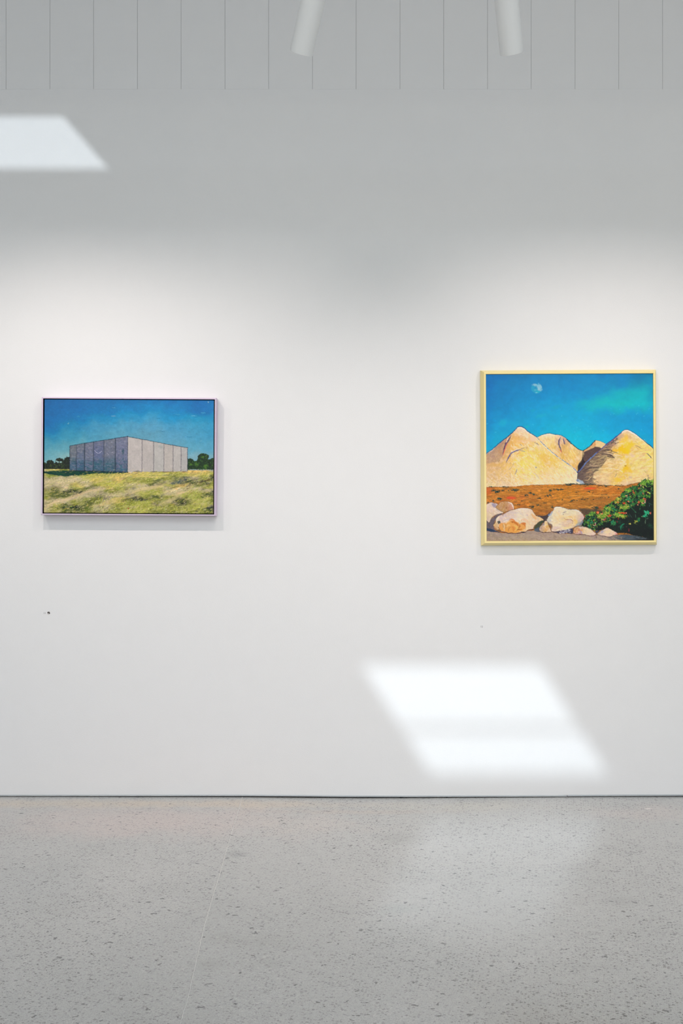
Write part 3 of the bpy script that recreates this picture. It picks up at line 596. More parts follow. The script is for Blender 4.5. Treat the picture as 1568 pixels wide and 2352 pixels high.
    for pts, w, col, a in [
        (C6(960,760, 1130,700, 1300,700, 1480,780),2.4,(62,46,52),.9),(C6(1060,760, 1200,720, 1370,745),1.6,(52,40,48),.9),(C6(1000,830, 1180,820, 1340,870, 1430,940),2.2,(60,46,50),.9),(C6(1210,890, 1300,920, 1420,940),2.6,(70,52,52),.85),
        (C6(1215,880, 1180,980, 1120,1080, 1000,1240),1.6,(74,54,54),.9),(C6(1000,850, 930,900, 1050,890, 1200,860),2,(176,150,106),.85),(C6(930,1010, 1010,960, 1190,880, 1150,1000, 1080,1060),3.2,(186,160,112),.8),
        (C6(720,1060, 850,1040, 960,1000, 1060,1020),2.2,(160,138,100),.8),(C6(760,1110, 900,1090, 1090,1060),2.2,(176,150,110),.8),(C6(580,1210, 720,1180, 900,1170, 1010,1180),1.2,(216,184,150),.85),
        (C6(480,1330, 640,1260, 860,1230, 980,1230),2.4,(72,54,58),.85),(C6(800,1390, 850,1330, 960,1310),4,(84,68,60),.7),(C6(640,1300, 760,1270, 880,1290),2,(182,156,110),.8),(C6(560,1400, 680,1360, 780,1370),3,(190,150,110),.7),
        (C6(640,1650, 760,1570, 890,1590),3.4,(116,96,78),.75),(C6(500,1600, 640,1600, 720,1500),1.4,(220,184,130),.8),(C6(560,1520, 650,1480, 720,1540),1.2,(214,180,130),.7),(C6(820,1690, 900,1650, 960,1700),1.4,(130,100,80),.7),
        (C6(1120,780, 1200,800, 1350,830, 1568,860),1.4,(238,206,160),.85),(C6(1100,680, 1300,660, 1420,670),1.2,(206,164,130),.8),(C7(0,900, 140,935, 300,950, 400,1000),1.3,(246,222,190),.9),(C7(180,1060, 330,1090, 460,1170, 330,1205, 240,1230),1.3,(250,228,196),.95),
        (C7(0,1175, 90,1190, 200,1240),1.2,(248,220,180),.8),(C6(1100,1270, 1300,1250, 1568,1300),1.3,(250,226,190),.9),(C7(0,1390, 160,1395, 340,1450, 390,1520),1.4,(250,222,190),.9),(C7(480,1600, 520,1740, 550,1860, 480,1900),1.2,(250,228,190),.85),
        (C7(240,1890, 290,1780),1.2,(250,230,190),.8),(C7(440,440, 470,500, 560,560),1,(250,220,150),.7),(C6(1040,1140, 1200,1120, 1300,1150),1.1,(244,216,160),.7),(C6(1430,960, 1568,980),1.6,(246,214,150),.7),
        (C7(800,620, 880,650, 960,690, 1060,750),1.8,(150,108,84),.75),(C7(820,640, 870,700, 910,740),2,(206,150,80),.7),(C7(750,460, 860,530, 960,620, 1140,780),.8,(186,140,120),.7),(C7(1180,880, 1240,930, 1300,990, 1330,1040),2.3,(78,84,110),.95),
        (C7(1290,980, 1330,1020),1.8,(70,34,60),.9),(C7(1340,1050, 1400,1090),1,(160,130,110),.8),(C7(860,1150, 940,1250),.9,(196,164,110),.7),(C7(1080,1420, 1150,1500, 1190,1560),.9,(176,150,110),.8),(C7(130,1660, 170,1610, 200,1550),1.8,(150,124,90),.8),
        (C7(150,1490, 215,1480),1.2,(170,130,90),.7),(C6(1220,1520, 1250,1470),1,(190,150,100),.7),(C6(1310,1400, 1340,1380),1,(200,160,110),.7),(C7(0,800, 80,820, 250,880),2.2,(92,70,64),.8),(C7(0,960, 60,980, 140,1030),3,(84,62,58),.85)]:
        c.line(pts, w, col, a, z=.8, taper=True)
    for p, rx, ry, an, col, a in [(C7(430,760),12,8,.2,(250,194,10),.95),(C7(560,820),6,5,.3,(250,200,20),.9),(C7(640,620),9,6,-.6,(246,200,40),.85),(C7(520,380),5,7,-.1,(240,196,70),.85),(C7(160,790),8,3,.1,(240,186,50),.85),
                                  (C7(520,1370),7,7,.2,(248,192,26),.9),(C7(640,1460),5,4,.3,(244,192,50),.8),(C7(560,1150),4,9,.1,(238,196,70),.8),(C7(240,1740),8,5,.3,(244,196,50),.8),(C6(1500,1600),6,5,0,(242,196,60),.5),(C7(600,700),6,8,-.3,(248,204,50),.6),
                                  (C7(700,950),6,4,.4,(232,196,160),.8),(C7(560,1000),4,3,0,(232,204,160),.7),(C7(350,300),5,4,0,(206,166,140),.7),(C7(300,380),6,3,-.4,(196,156,130),.6),(C7(640,1660),4,3,0,(214,186,160),.7),(C7(1240,1690),2.6,1.6,.3,(130,100,96),.9),
                                  (C7(1220,1620),1.4,1.6,.3,(170,140,120),.8),(C7(480,1290),1.8,1.2,0,(180,130,20),.8),(C7(650,350),6,3,.7,(224,180,120),.7),(C7(90,600),9,3,-.1,(190,146,120),.6)]:
        c.blob(*p[0], rx, ry, an, col, a, .8, .5, 3)
    for q in C7(60,520, 110,480, 180,540, 40,560, 250,520, 90,450, 150,570, 210,400, 30,520):
        c.dab(q[0], q[1], 5, 2, -.5 + .3 * c.r.randn(), lin((70,60,80)), .8, .6)
    for q in C7(140,490, 220,470, 190,520): c.dab(q[0], q[1], 4, 1.2, -.3, lin((206,180,170)), .9, .8)
    c.line(C7(380,230, 430,160, 540,128, 600,145, 700,205, 830,280, 960,385, 1090,500), 3, (244,232,226), .9, taper=True); c.line(C7(900,360, 1100,510, 1380,730), 1.6, (246,226,170), .7)
    # first hill (nearest, left)
    m1 = c.mask(H1, .25)
    c.fill(m1, [1115,1130,1150,1170,1190,1210,1230,1260,1290,1325], [980,1000,1020,1040,1060,1080,1100,1116], [
        [(200,160,120),(200,160,120),(214,170,110),(226,184,120),(236,210,190),(236,212,190),(240,220,190),(240,220,190),(240,220,180),(240,214,160)],
        [(190,150,120),(180,146,120),(206,166,130),(226,176,100),(234,196,160),(234,196,150),(240,206,160),(236,206,150),(240,214,160),(240,214,160)],
        [(176,146,120),(176,146,124),(190,140,110),(226,172,90),(236,184,90),(234,190,110),(240,206,120),(240,208,140),(240,214,150),(240,220,170)],
        [(196,156,116),(184,148,124),(214,160,100),(234,188,100),(238,196,100),(236,206,110),(238,212,110),(238,204,110),(240,214,140),(240,220,170)],
        [(214,170,116),(206,164,120),(226,180,90),(238,196,110),(240,210,100),(240,212,110),(238,214,110),(236,194,84),(240,208,130),(236,214,170)],
        [(218,180,130),(222,180,120),(230,188,110),(236,196,120),(240,212,110),(240,214,110),(238,214,126),(240,206,130),(240,216,140),(236,222,176)],
        [(222,186,124),(228,186,120),(232,192,120),(234,194,120),(238,204,120),(238,214,130),(238,212,140),(240,206,140),(240,220,160),(236,222,180)],
        [(226,206,150),(232,208,150),(234,204,160),(232,196,150),(234,206,160),(236,214,160),(236,216,170),(238,218,170),(240,226,180),(236,224,190)]], 4, 57)
    c.tone(m1, .06, 6); c.tone(m1, .035, 1.8)
    an1 = lambda x, y: (1.9 if x < 1180 else 1.0) + .3 * math.sin(y * .1)
    c.dabs(m1, 1500, 5, 1.1, an1, .05, a=.45, z=.6, dang=.6, bend=.5); c.dabs(m1, 200, 3, .6, an1, .03, pal=[(206,160,96),(214,170,110),(196,150,100)], a=.35, z=.3, dang=.7); c.dabs(m1, 200, 4, .7, an1, .02, pal=[(250,232,190),(248,222,180)], a=.35, z=1.1, dang=.7, bend=1.2); c.mottle(m1 * (c.X > 1172), [(238,208,178),(232,182,96),(246,232,196),(240,210,150)], 7, 3.2, .9, .55); c.mottle(m1 * (c.X <= 1172), [(238,208,178),(226,180,120),(206,160,120)], 6, 3, -.9, .5); c.mottle(m1 * np.clip((c.Y - 1072) / 30, 0, 1), [(240,222,190),(244,230,200),(232,204,180)], 9, 2.6, .5, .4); c.crackle(m1, .17, 5, 3, .8, .12, 1); c.crackle(m1, .14, 2.6, 1.8, -.4, .14, 1)
    bl = c.mask(B3(160,1460, 300,1370, 400,1280, 520,1200, 560,1165, 500,1290, 450,1470, 400,1560, 160,1600), .5, .8); c.put(bl, (176,140,116), .5); c.dabs(bl, 240, 4, 1, -.7, .08, pal=[(190,154,126),(160,124,104),(206,166,120),(174,134,120)], a=.5, z=.6, dang=.7)
    for p, rx, ry, an, col, a in [(B3(720,1200),9,8,.3,(232,176,84),.6),(B3(620,1170),3,6,.3,(230,170,90),.6),(B3(1130,1510),11,8,.6,(234,186,76),.6),(B3(760,1230),12,3,.1,(236,196,160),.5),(B3(950,1200),8,5,.3,(236,200,180),.6),(B3(800,1420),9,5,.2,(244,220,100),.5),
                                  (B3(880,1560),16,9,.2,(244,220,100),.35),(B3(330,1620),10,4,.2,(230,180,90),.5)]:
        c.blob(*p[0], rx, ry, an, col, a, 1, .5, 4)
    for pts, w, col, a in [(B3(595,1130, 560,1200, 515,1260, 490,1330, 445,1470),4.2,(74,62,104),.92),(B3(530,1260, 490,1360, 450,1480),1.7,(240,110,70),.9),(B3(500,1290, 470,1380),2,(52,46,84),.8),
                           (B3(555,1165, 530,1210, 512,1250),2,(246,214,196),.9),(B3(800,1340, 720,1375, 650,1395, 590,1430, 550,1490, 510,1570),3.2,(104,94,140),.95),(B3(590,1440, 540,1520, 512,1572),2.2,(90,78,124),.9),
                           (B3(720,1378, 800,1395, 815,1402),1.8,(140,130,160),.9),(B3(800,1340, 840,1332, 845,1350, 820,1358),.9,(150,110,140),.8),(B3(590,1415, 660,1375, 700,1362),1,(250,236,226),.8),
                           (B3(670,1455, 735,1410),1.4,(220,130,90),.8),(B3(770,1300, 740,1280, 775,1310),1,(100,80,100),.8),(B3(960,1250, 1020,1275, 1040,1300),1.6,(136,116,130),.85),(B3(1010,1270, 1030,1262),1,(110,100,130),.8),
                           (B5(690,110, 670,165, 650,210),2,(156,136,150),.9),(B5(620,60, 550,140),1.2,(190,150,140),.7),(B5(960,180, 1010,230, 1060,290),1.8,(206,190,180),.6),(B5(985,95, 1005,90),3.6,(140,144,170),.9),(B5(880,330, 875,370),1,(190,160,150),.7),
                           (B5(500,0, 520,10),2,(140,110,130),.8),(B3(640,1590, 620,1620),1.6,(170,150,160),.8),(B3(705,1160, 720,1180),1,(190,120,70),.7)]:
        c.line(pts, w, col, a, z=.7, taper=True)
    c.line(B3(190,1430, 260,1390, 300,1358, 330,1330), 2, (244,232,224), .8, taper=True); c.line(B3(640,1085, 680,1025, 735,1006, 780,1018, 880,1098, 1000,1168), 3.4, (242,224,208), .85, taper=True); c.line(B3(1000,1175, 1150,1330, 1300,1455, 1500,1600), 2.6, (240,224,196), .7, taper=True)
    c.line(B3(1110,1145, 1215,1118, 1300,1140), 3.2, (244,226,196), .8, taper=True)
    for pts, w, col, a in [(B3(1395,1165, 1375,1220, 1370,1280, 1395,1350, 1415,1415),3.6,(76,66,114),.9),(B3(1385,1370, 1415,1420),2,(226,84,60),.9),(B3(1440,1185, 1455,1240, 1470,1295),3.2,(86,78,118),.9),(B3(1370,1200, 1360,1250),1.6,(80,60,90),.8),(B3(1395,1160, 1400,1190),1.4,(120,90,120),.8),
                           (B3(1420,1170, 1430,1290),1.6,(240,206,160),.7)]:
        c.line(pts, w, col, a, z=.6, taper=True)
    # outlines in deep blue
    nv = (16,52,110)
    c.line(B3(185,1430, 290,1358, 400,1258, 520,1170, 600,1100, 660,1042, 700,1000, 735,990, 790,1002, 880,1080, 1010,1162), 2.0, (20,60,120), .9, taper=False)
    c.line(B3(400,1258, 520,1170, 620,1085), 2.2, (60,50,110), .8, taper=True)
    c.line(B3(1010,1160, 1100,1265, 1250,1405, 1400,1525, 1500,1590), 1.4, (60,120,176), .9, dash=.1); c.line(C6(0,1090, 130,1180, 250,1290, 315,1380), 2.1, (104,132,186), .9, dash=.1)
    c.line(B3(1020,1165, 1110,1122, 1215,1100, 1290,1118, 1400,1132, 1480,1178, 1568,1255), 1.4, (24,86,134), .9)
    c.line(C6(0,375, 100,472, 200,552, 330,655, 420,705, 500,715, 560,680, 700,582, 780,492, 860,415), 2.0, (14,40,70), .95); c.line(C6(860,412, 930,415, 1050,450, 1180,515), 1.0, (40,110,140), .8)
    c.line(C6(1050,660, 1190,530, 1300,445, 1430,350, 1568,235) + C7(120,375, 250,285, 350,205), 2.2, (44,60,140), .9); c.line(C6(1180,560, 1400,400), 2.2, (96,70,120), .6)
    c.line(C7(330,215, 430,128, 490,105, 560,100, 620,118, 720,175, 830,245, 990,378, 1100,470, 1250,595, 1395,725), 1.3, (14,60,110), .9); c.line(C7(1150,530, 1300,630, 1398,730), 2.2, (12,40,60), .9, taper=True)
    c.line(C6(325,1380, 450,1240, 600,1060, 780,890, 900,780), 2.0, (92,126,186), .95, z=.5); c.line(C6(900,780, 1050,665), 2.4, (80,70,110), .8); c.line(C6(320,1370, 400,1290, 480,1190), 1.2, (60,54,110), .8)
    c.blob(*C6(325,1370)[0], 1.6, 1.6, 0, (60,20,70), .9, .5, .3)
    c.poly(C6(290,1620, 340,1570, 480,1640, 560,1760, 440,1740, 330,1660), (176,190,206), .8, soft=.8); c.blob(*C6(320,1620)[0], 2.6, 2.2, .3, (90,110,160), .8, .8, .4); c.line(C6(250,1220, 210,1350, 300,1480), 1.4, (220,186,190), .7, dash=.2)
    # ochre plain
    pm = c.mask(B5(150,420, 300,405, 480,408, 650,405, 820,385, 1000,378, 1250,376, 1568,372) + B6(0,372, 300,378, 560,385, 800,400, 950,400, 1050,370, 1180,345, 1430,330, 1430,1300, 0,1300) + B5(0,1300), .5, 0, 3)
    c.fill(pm, [1115,1150,1190,1230,1270,1310,1350,1390,1420,1450], [1112,1122,1132,1142,1152,1164,1176,1190], [
        [(190,96,30),(186,110,30),(190,106,30),(196,116,36),(200,112,30),(196,110,20),(194,110,20),(190,100,30),(180,96,30),(150,80,30)],
        [(196,90,40),(176,110,36),(190,120,30),(198,120,40),(200,124,30),(200,120,20),(206,90,40),(196,112,40),(180,90,24),(160,84,24)],
        [(196,106,40),(190,120,36),(196,122,34),(200,124,36),(204,128,26),(200,124,20),(196,120,30),(200,110,24),(186,96,24),(150,84,24)],
        [(196,112,50),(180,100,40),(206,100,50),(196,120,40),(204,130,36),(196,120,24),(196,124,40),(186,110,40),(170,90,30),(120,80,30)],
        [(186,90,40),(170,84,40),(196,106,36),(186,116,40),(190,120,40),(180,110,36),(150,100,40),(150,96,46),(150,90,36),(100,80,30)],
        [(170,80,40),(150,80,40),(180,90,30),(160,100,40),(160,96,36),(150,96,40),(140,100,44),(136,90,44),(150,84,30),(80,70,30)],
        [(120,70,50),(120,70,50),(150,70,30),(140,80,40),(150,90,50),(90,76,44),(70,64,50),(76,64,50),(110,70,30),(60,50,30)],
        [(100,70,50),(100,70,50),(120,60,30),(100,60,44),(60,50,50),(70,60,44),(56,52,50),(60,50,40),(50,50,40),(40,40,30)]], 3, 77)
    c.tone(pm, .16, 16, 2, -.04); c.tone(pm, .1, 3, 1.4)
    c.dabs(pm, 1500, 8, 1.1, -.06, .14, a=.55, z=.8, dang=.14, bend=.4); c.dabs(pm * (c.Y < 1165), 450, 9, .8, -.08, .06, pal=[(228,160,70),(222,140,50),(236,176,100)], a=.55, z=1.2, dang=.16, bend=.6)
    c.dabs(pm * (c.Y < 1175), 300, 7, .7, -.06, .1, pal=[(110,44,20),(130,56,20),(96,50,24)], a=.6, z=.2, dang=.14, bend=.6); c.dabs(pm * (c.Y < 1160) * (c.X < 1420), 60, 5, 1.3, -.05, .1, pal=[(214,84,40),(206,96,40)], a=.6, z=.7, dang=.15)
    c.fill(pm, [1115,1500], [1110,1130,1160,1190], [[(150,80,26),(150,80,26)]]*4, 3, 5) if False else None
    c.mottle(pm, [(214,130,40),(232,160,70),(160,80,30)], 14, 2.2, -.05, .6); c.mottle(pm, [(84,72,40),(70,84,50)], 9, 2.6, -.1, .6, .5); c.put(pm, (206,134,44), .34); c.tone(pm, .3, 7, 1.7, -.05); c.crackle(pm, .6, 11, 1.8, -.06, .16, 1.4); c.crackle(pm, .45, 4, 1.6, .25, .16, 1.0)
    gr = (20,60,50)
    for q, L, w, an in [(B5(625,465),21,4.2,.12),(B5(370,485),14,5.5,-.1),(B5(290,468),10,4,.1),(B5(400,600),14,5,-.15),(B5(455,470),8,3,.2),(B5(830,550),12,4.5,-.3),(B5(880,515),13,3,.35),(B5(960,540),12,2.4,.1),(B5(1225,475),9,5,0),(B5(1180,560),9,4.5,-.3),(B5(1235,555),8,5,.4),
                        (B5(1390,455),16,3.4,.04),(B5(1300,455),13,1.4,.2),(B5(1060,600),12,2.4,-.25),(B5(1500,382),20,3,.0),(B5(1140,680),10,2.4,-.2),(B5(710,705),8,3,.2),(B5(1420,625),5,3,.3),(B5(760,640),5,2.6,.4),(B5(930,740),14,3,-.7),(B5(1040,710),12,2.4,-.8),(B5(1260,745),8,4,-.4),
                        (B5(300,640),6,4,.3),(B5(215,665),5,5,.2),(B6(160,500),8,3,-.4),(B6(370,495),13,1.8,.1),(B6(410,520),6,1.6,1.3),(B6(600,545),18,1,-.1),(B6(480,765),16,7,-.1),(B6(430,620),9,1.6,-.6),(B6(520,600),9,1.6,.5),(B6(610,595),9,1.6,.6),(B6(700,590),8,1.6,-.7),(B6(330,610),9,1.6,.5),
                        (B6(250,620),9,2,.3),(B6(90,640),12,3,-.1),(B6(160,640),8,1.5,.3),(B6(640,400),30,1.6,.05),(B6(860,395),16,2.4,.1),(B6(330,378),40,2.2,0),(B6(80,372),24,3.4,0),(B6(850,450),6,2.4,.4),(B5(250,405),14,1.6,-.05),(B5(480,412),16,1.8,.05)]:
        for _ in range(int(4 + L * w / 9)): c.dab(q[0][0] + c.r.randn() * L * .24, q[0][1] + c.r.randn() * w * .24, max(2.2, L * (.2 + .35 * c.r.rand())), min(2.6, .8 + w * .35), an + .4 * c.r.randn(), lin(gr) * (1 + .35 * c.r.randn()), .85, .5)
    c.blob(*B5(585,592)[0], 11, 3, .0, (222,80,44), .9, .5, .4); c.blob(*B6(370,440)[0], 14, 2.2, -.02, (232,86,40), .9, .5, .4); c.blob(*B5(220,470)[0], 5, 8, 0, (206,96,44), .7, .7, .4)
    c.line(B6(0,575, 300,560, 700,552, 860,545), 1.3, (230,170,80), .8, wob=.2); c.line(B6(0,580, 160,575, 310,565), .9, (100,44,20), .8); c.line(B5(780,430, 1100,440, 1300,430, 1450,445), 1, (226,150,80), .7, wob=.4); c.line(B5(830,440, 1100,452), .8, (110,50,30), .7)
    c.line(B5(150,424, 300,409, 480,412, 650,408, 820,390, 1000,382, 1250,380, 1568,376), 1.2, (60,60,44), .7, wob=.25, dash=.35); c.line(B6(0,372, 300,380, 560,386, 800,402, 950,404, 1050,374, 1180,350), 1.5, (70,50,44), .8, wob=.25, dash=.25)
    # shade behind stones and floor of the picture
    c.poly(B5(900,880, 1000,880, 1100,890, 1190,860, 1230,800, 1180,980, 1080,1010), (46,48,60), .9, wob=.4, soft=.8); c.poly(B6(180,760, 420,780, 560,800, 600,860, 520,900, 280,920, 250,840), (66,58,54), .75, wob=.6, soft=1.5)
    c.dabs(c.mask(B6(190,770, 560,790, 520,900, 300,880)), 60, 8, 1, .05, .1, pal=[(50,66,50),(84,70,50),(44,44,50)], a=.6, z=.4, dang=.15)
    gp = c.mask(E1(20,1285, 300,1330, 700,1370, 1100,1360, 1300,1290, 1568,1290) + E2(0,1300, 500,1330, 750,1380, 1150,1390, 1568,1420) + D4(60,1090, 400,1070, 700,1110, 1000,1160, 1400,1230, 1400,1300) + [(1500,1246), (1112,1246)], .2)
    c.fill(gp, [1115,1180,1250,1320,1380,1410,1440,1470,1498], [1215,1225,1234,1243], [[(160,140,126),(166,146,130),(170,146,130),(166,140,130),(160,140,130),(84,84,88),(60,72,80),(40,40,48),(16,18,22)]] * 2 + [[(164,142,122),(168,148,128),(172,150,134),(172,150,130),(168,146,134),(110,108,110),(64,78,86),(46,54,60),(16,16,22)], [(170,140,116),(176,150,120),(170,146,126),(176,154,120),(176,150,140),(130,118,116),(80,84,90),(40,40,46),(16,16,20)]], 3, 15)
    c.dabs(gp * (c.X < 1420), 800, 2.2, .8, .3, .08, pal=[(150,126,110),(190,166,140),(140,116,100),(176,150,130),(120,96,84),(196,170,134)], a=.5, z=.6, dang=1.2)
    c.dabs(c.mask(D4(30,1100, 500,1100, 900,1150, 1100,1220, 30,1230)), 90, 9, 1.4, .05, .15, pal=[(56,74,86),(84,100,108),(44,56,76),(96,104,112)], a=.5, z=.4, dang=.1)
    c.mottle(gp * (c.X < 1425), [(190,168,130),(140,118,106),(180,156,146)], 5, 2.2, .3, .5, .3)
    # stones
    def stone(pts, rows, xs, ys, seed, out=(70,40,40), n=120, lum=.05, mo=.4):
        m = c.mask(pts, .15); c.fill(m, xs, ys, rows, 2.5, seed); c.mottle(m, [(240,214,150),(212,184,186),(244,232,214),(226,186,146)], 6, 3, .5 * c.r.randn(), mo, .35); c.tone(m, .06, 3); c.dabs(m, n, 4, 1.1, .4, .06, a=.5, z=.7, dang=1.0, bend=.8); c.crackle(m, .14, 3.4, 2.2, .3, .14, 1)
        if out is not None: c.line(list(pts) + [pts[0]], 1.1, out, .65, wob=.1)
        return m
    c.poly(E1(30,900, 130,1040, 200,930, 340,820, 440,770, 560,740, 340,930, 250,1110, 280,1230, 350,1290, 480,1330, 150,1310, 30,1260), (104,92,100), 1, wob=.2)
    c.dabs(c.mask(E1(30,900, 130,1040, 300,850, 380,820, 250,1100, 280,1230, 30,1220)), 130, 6, 1, 1.7, .1, pal=[(126,110,114),(84,72,80),(110,96,104),(70,60,74)], a=.6, z=.5, dang=.2)
    c.poly(E1(30,1200, 240,1240, 320,1290, 480,1330, 200,1320, 30,1270), (28,52,84), .95, wob=.3)
    s1 = stone(E1(30,500, 130,450, 220,430, 290,455, 350,460, 400,490, 440,600, 560,725, 540,760, 380,790, 260,850, 190,930, 150,1020, 120,1040, 30,930), [[(226,200,180),(220,196,186),(160,146,170)],[(222,190,176),(226,196,176),(200,180,170)],[(216,190,160),(218,192,160),(226,206,190)],[(206,180,160),(216,196,170),(226,206,190)]], [1115,1130,1150], [1155,1168,1180,1196], 201, n=90)
    c.poly(E1(210,470, 260,455, 350,500, 330,560, 280,590, 230,530), (150,140,166), .85, soft=.6)
    stone(E1(320,580, 400,500, 480,420, 580,400, 700,410, 800,450, 850,520, 875,600, 860,640, 740,680, 640,710, 560,730, 420,660), [[(196,140,80),(190,138,84),(214,170,150)],[(186,140,90),(184,134,80),(206,140,116)],[(170,130,80),(184,136,76),(206,140,116)]], [1140,1158,1178], [1152,1164,1175], 205, n=90, mo=.12)
    c.line(E1(700,430, 800,470, 850,560, 858,640), 2.6, (240,220,204), .9, taper=True); c.blob(*E1(650,605)[0], 1.2, 1, 0, (120,50,30), .9, .5, .3)
    big = E1(250,1110, 300,1060, 340,960, 360,880, 440,820, 540,800, 640,740, 760,680, 900,645, 1080,605, 1280,610, 1400,650, 1450,720, 1500,790) + E2(60,840, 200,890, 290,960, 240,990, 130,1030, 60,1100, 0,1140) + E1(1440,1240, 1300,1260, 1230,1310, 1120,1330, 1000,1350, 900,1360, 780,1350, 700,1355, 600,1325, 480,1310, 420,1260, 340,1260, 280,1200)
    stone(big, [[(230,210,196),(222,200,190),(222,200,186),(234,216,200),(232,210,190),(224,180,130)],[(226,206,196),(216,190,186),(216,190,180),(230,214,190),(230,206,180),(226,176,120)],[(216,190,170),(220,190,180),(226,206,190),(232,214,190),(232,206,170),(228,190,140)],[(206,160,100),(226,196,170),(236,196,130),(232,206,170),(230,200,160),(226,190,150)],[(190,130,80),(222,170,96),(222,160,80),(222,160,80),(232,200,160),(228,194,170)]], [1132,1150,1170,1190,1215,1245], [1168,1180,1192,1204,1220], 210, n=300)
    c.poly(E1(420,1110, 480,1050, 560,1040, 640,1070, 740,960, 870,980, 940,1010, 1040,1060, 1100,1050, 1210,1050, 1230,1120, 1210,1220, 1100,1290, 900,1350, 780,1340, 700,1345, 590,1310, 480,1280, 420,1200), (228,156,68), .9, wob=.4, soft=.5)
    for pts, w, col, a in [(E1(740,1000, 860,1020, 960,1080, 1010,1150),5,(200,110,40),.85),(E1(1100,1070, 1190,1080, 1210,1150),6,(206,110,44),.8),(E1(600,1080, 640,1150, 590,1250),3,(196,140,80),.7),(E1(560,1060, 580,1180, 580,1300),4,(226,190,140),.85),(E1(540,1080, 560,1200),1.4,(140,100,60),.6),
                           (E1(860,1130, 940,1160, 960,1220, 880,1300),4,(232,190,100),.8),(E1(700,1330, 720,1220, 780,1180),1.8,(170,110,60),.7),(E1(800,1170, 860,1200, 850,1300),5,(216,130,60),.7),(E1(640,1170, 690,1130, 760,1110),5,(236,190,120),.7),(E1(1000,1200, 1050,1150, 1030,1100),2,(150,60,20),.8),
                           (E1(960,1270, 1010,1240, 1080,1250),1.8,(120,60,30),.8),(E1(1080,1230, 1100,1250),3,(180,90,40),.8),(E1(730,950, 790,940, 860,960, 900,990),3.4,(222,130,50),.9),(E1(1080,960, 1180,950, 1260,990, 1300,1060),6,(234,190,150),.7),(E1(1085,980, 1110,970),1.4,(150,70,40),.9),
                           (E1(1400,800, 1480,880, 1540,950),6,(230,160,80),.6),(E1(420,860, 360,940, 350,1030),4,(236,220,190),.8),(E1(450,910, 560,990, 700,950, 860,880),5,(196,176,180),.45),(E1(600,790, 800,730, 1000,760),7,(206,184,180),.4),(E1(1250,800, 1290,840),3,(196,170,180),.7),
                           (E1(470,900, 520,880, 640,830),4,(206,186,190),.5),(E1(1000,960, 1060,1050, 1020,1070),3,(206,196,184),.6),(E1(560,1020, 700,960),2.4,(240,224,210),.8),(E1(1220,1100, 1270,1200, 1230,1310),4,(240,210,160),.7),(E1(400,1160, 440,1240, 500,1290),1.6,(110,50,40),.85),
                           (E1(270,1130, 300,1190, 350,1250),2,(180,100,50),.8),(E1(640,1070, 720,1010, 800,990),2,(240,200,130),.8),(E1(1340,1000, 1440,1100, 1400,1200),6,(226,200,170),.5),(E1(1380,770, 1440,830),3,(230,180,90),.6)]:
        c.line(pts, w, col, a, z=.7, taper=True)
    c.blob(*E1(425,1035)[0], 3.2, 3.6, .3, (70,74,70), .95, .4, .4, 2); c.blob(*E1(545,830)[0], 1.3, .9, 0, (150,110,60), .9, .5, .2); c.blob(*E1(820,1035)[0], 1.6, .8, 0, (150,60,20), .9, .5, .2)
    c.line(E1(420,1260, 500,1310, 600,1330, 700,1362, 780,1350, 900,1368, 1000,1358, 1120,1340, 1230,1318, 1300,1262, 1440,1250), 1.8, (80,30,40), .85, wob=.15); c.blob(*E1(1145,1335)[0], 4.5, 1.4, .1, (30,40,60), .9, .4, .4)
    c.poly(E2(290,990, 220,980, 130,1030, 60,1110, 0,1170, 0,1260, 120,1240, 160,1180, 240,1080), (56,70,52), .95, wob=.3); c.poly(E2(0,1240, 140,1180, 170,1290, 160,1330, 60,1320, 0,1290), (74,92,110), .9, wob=.3); c.poly(E2(170,1190, 260,1080, 330,1020, 300,1090), (140,150,176), .9)
    s2 = E2(380,1010, 370,970, 430,860, 490,780, 560,690, 600,590, 680,565, 800,575, 920,610, 1060,650, 1180,645, 1300,670, 1400,740, 1470,820, 1500,900, 1450,980, 1440,1060, 1330,1140, 1220,1170, 1180,1200, 1060,1240, 900,1280, 740,1300, 620,1320, 520,1310, 500,1200, 540,1140, 430,1080)
    stone(s2, [[(230,216,200),(236,220,200),(238,222,196),(232,220,196),(230,216,196),(226,206,190)],[(200,196,190),(236,218,180),(236,214,180),(234,220,180),(232,216,180),(220,196,180)],[(206,200,190),(236,216,170),(236,206,150),(236,210,150),(234,204,160),(210,180,170)],[(206,196,180),(236,216,180),(234,214,180),(226,190,160),(232,196,130),(130,140,150)],[(206,180,160),(226,196,176),(232,206,180),(234,214,160),(230,196,170),(140,150,160)]], [1256,1268,1282,1296,1316,1338], [1164,1178,1190,1204,1218], 220, n=420)
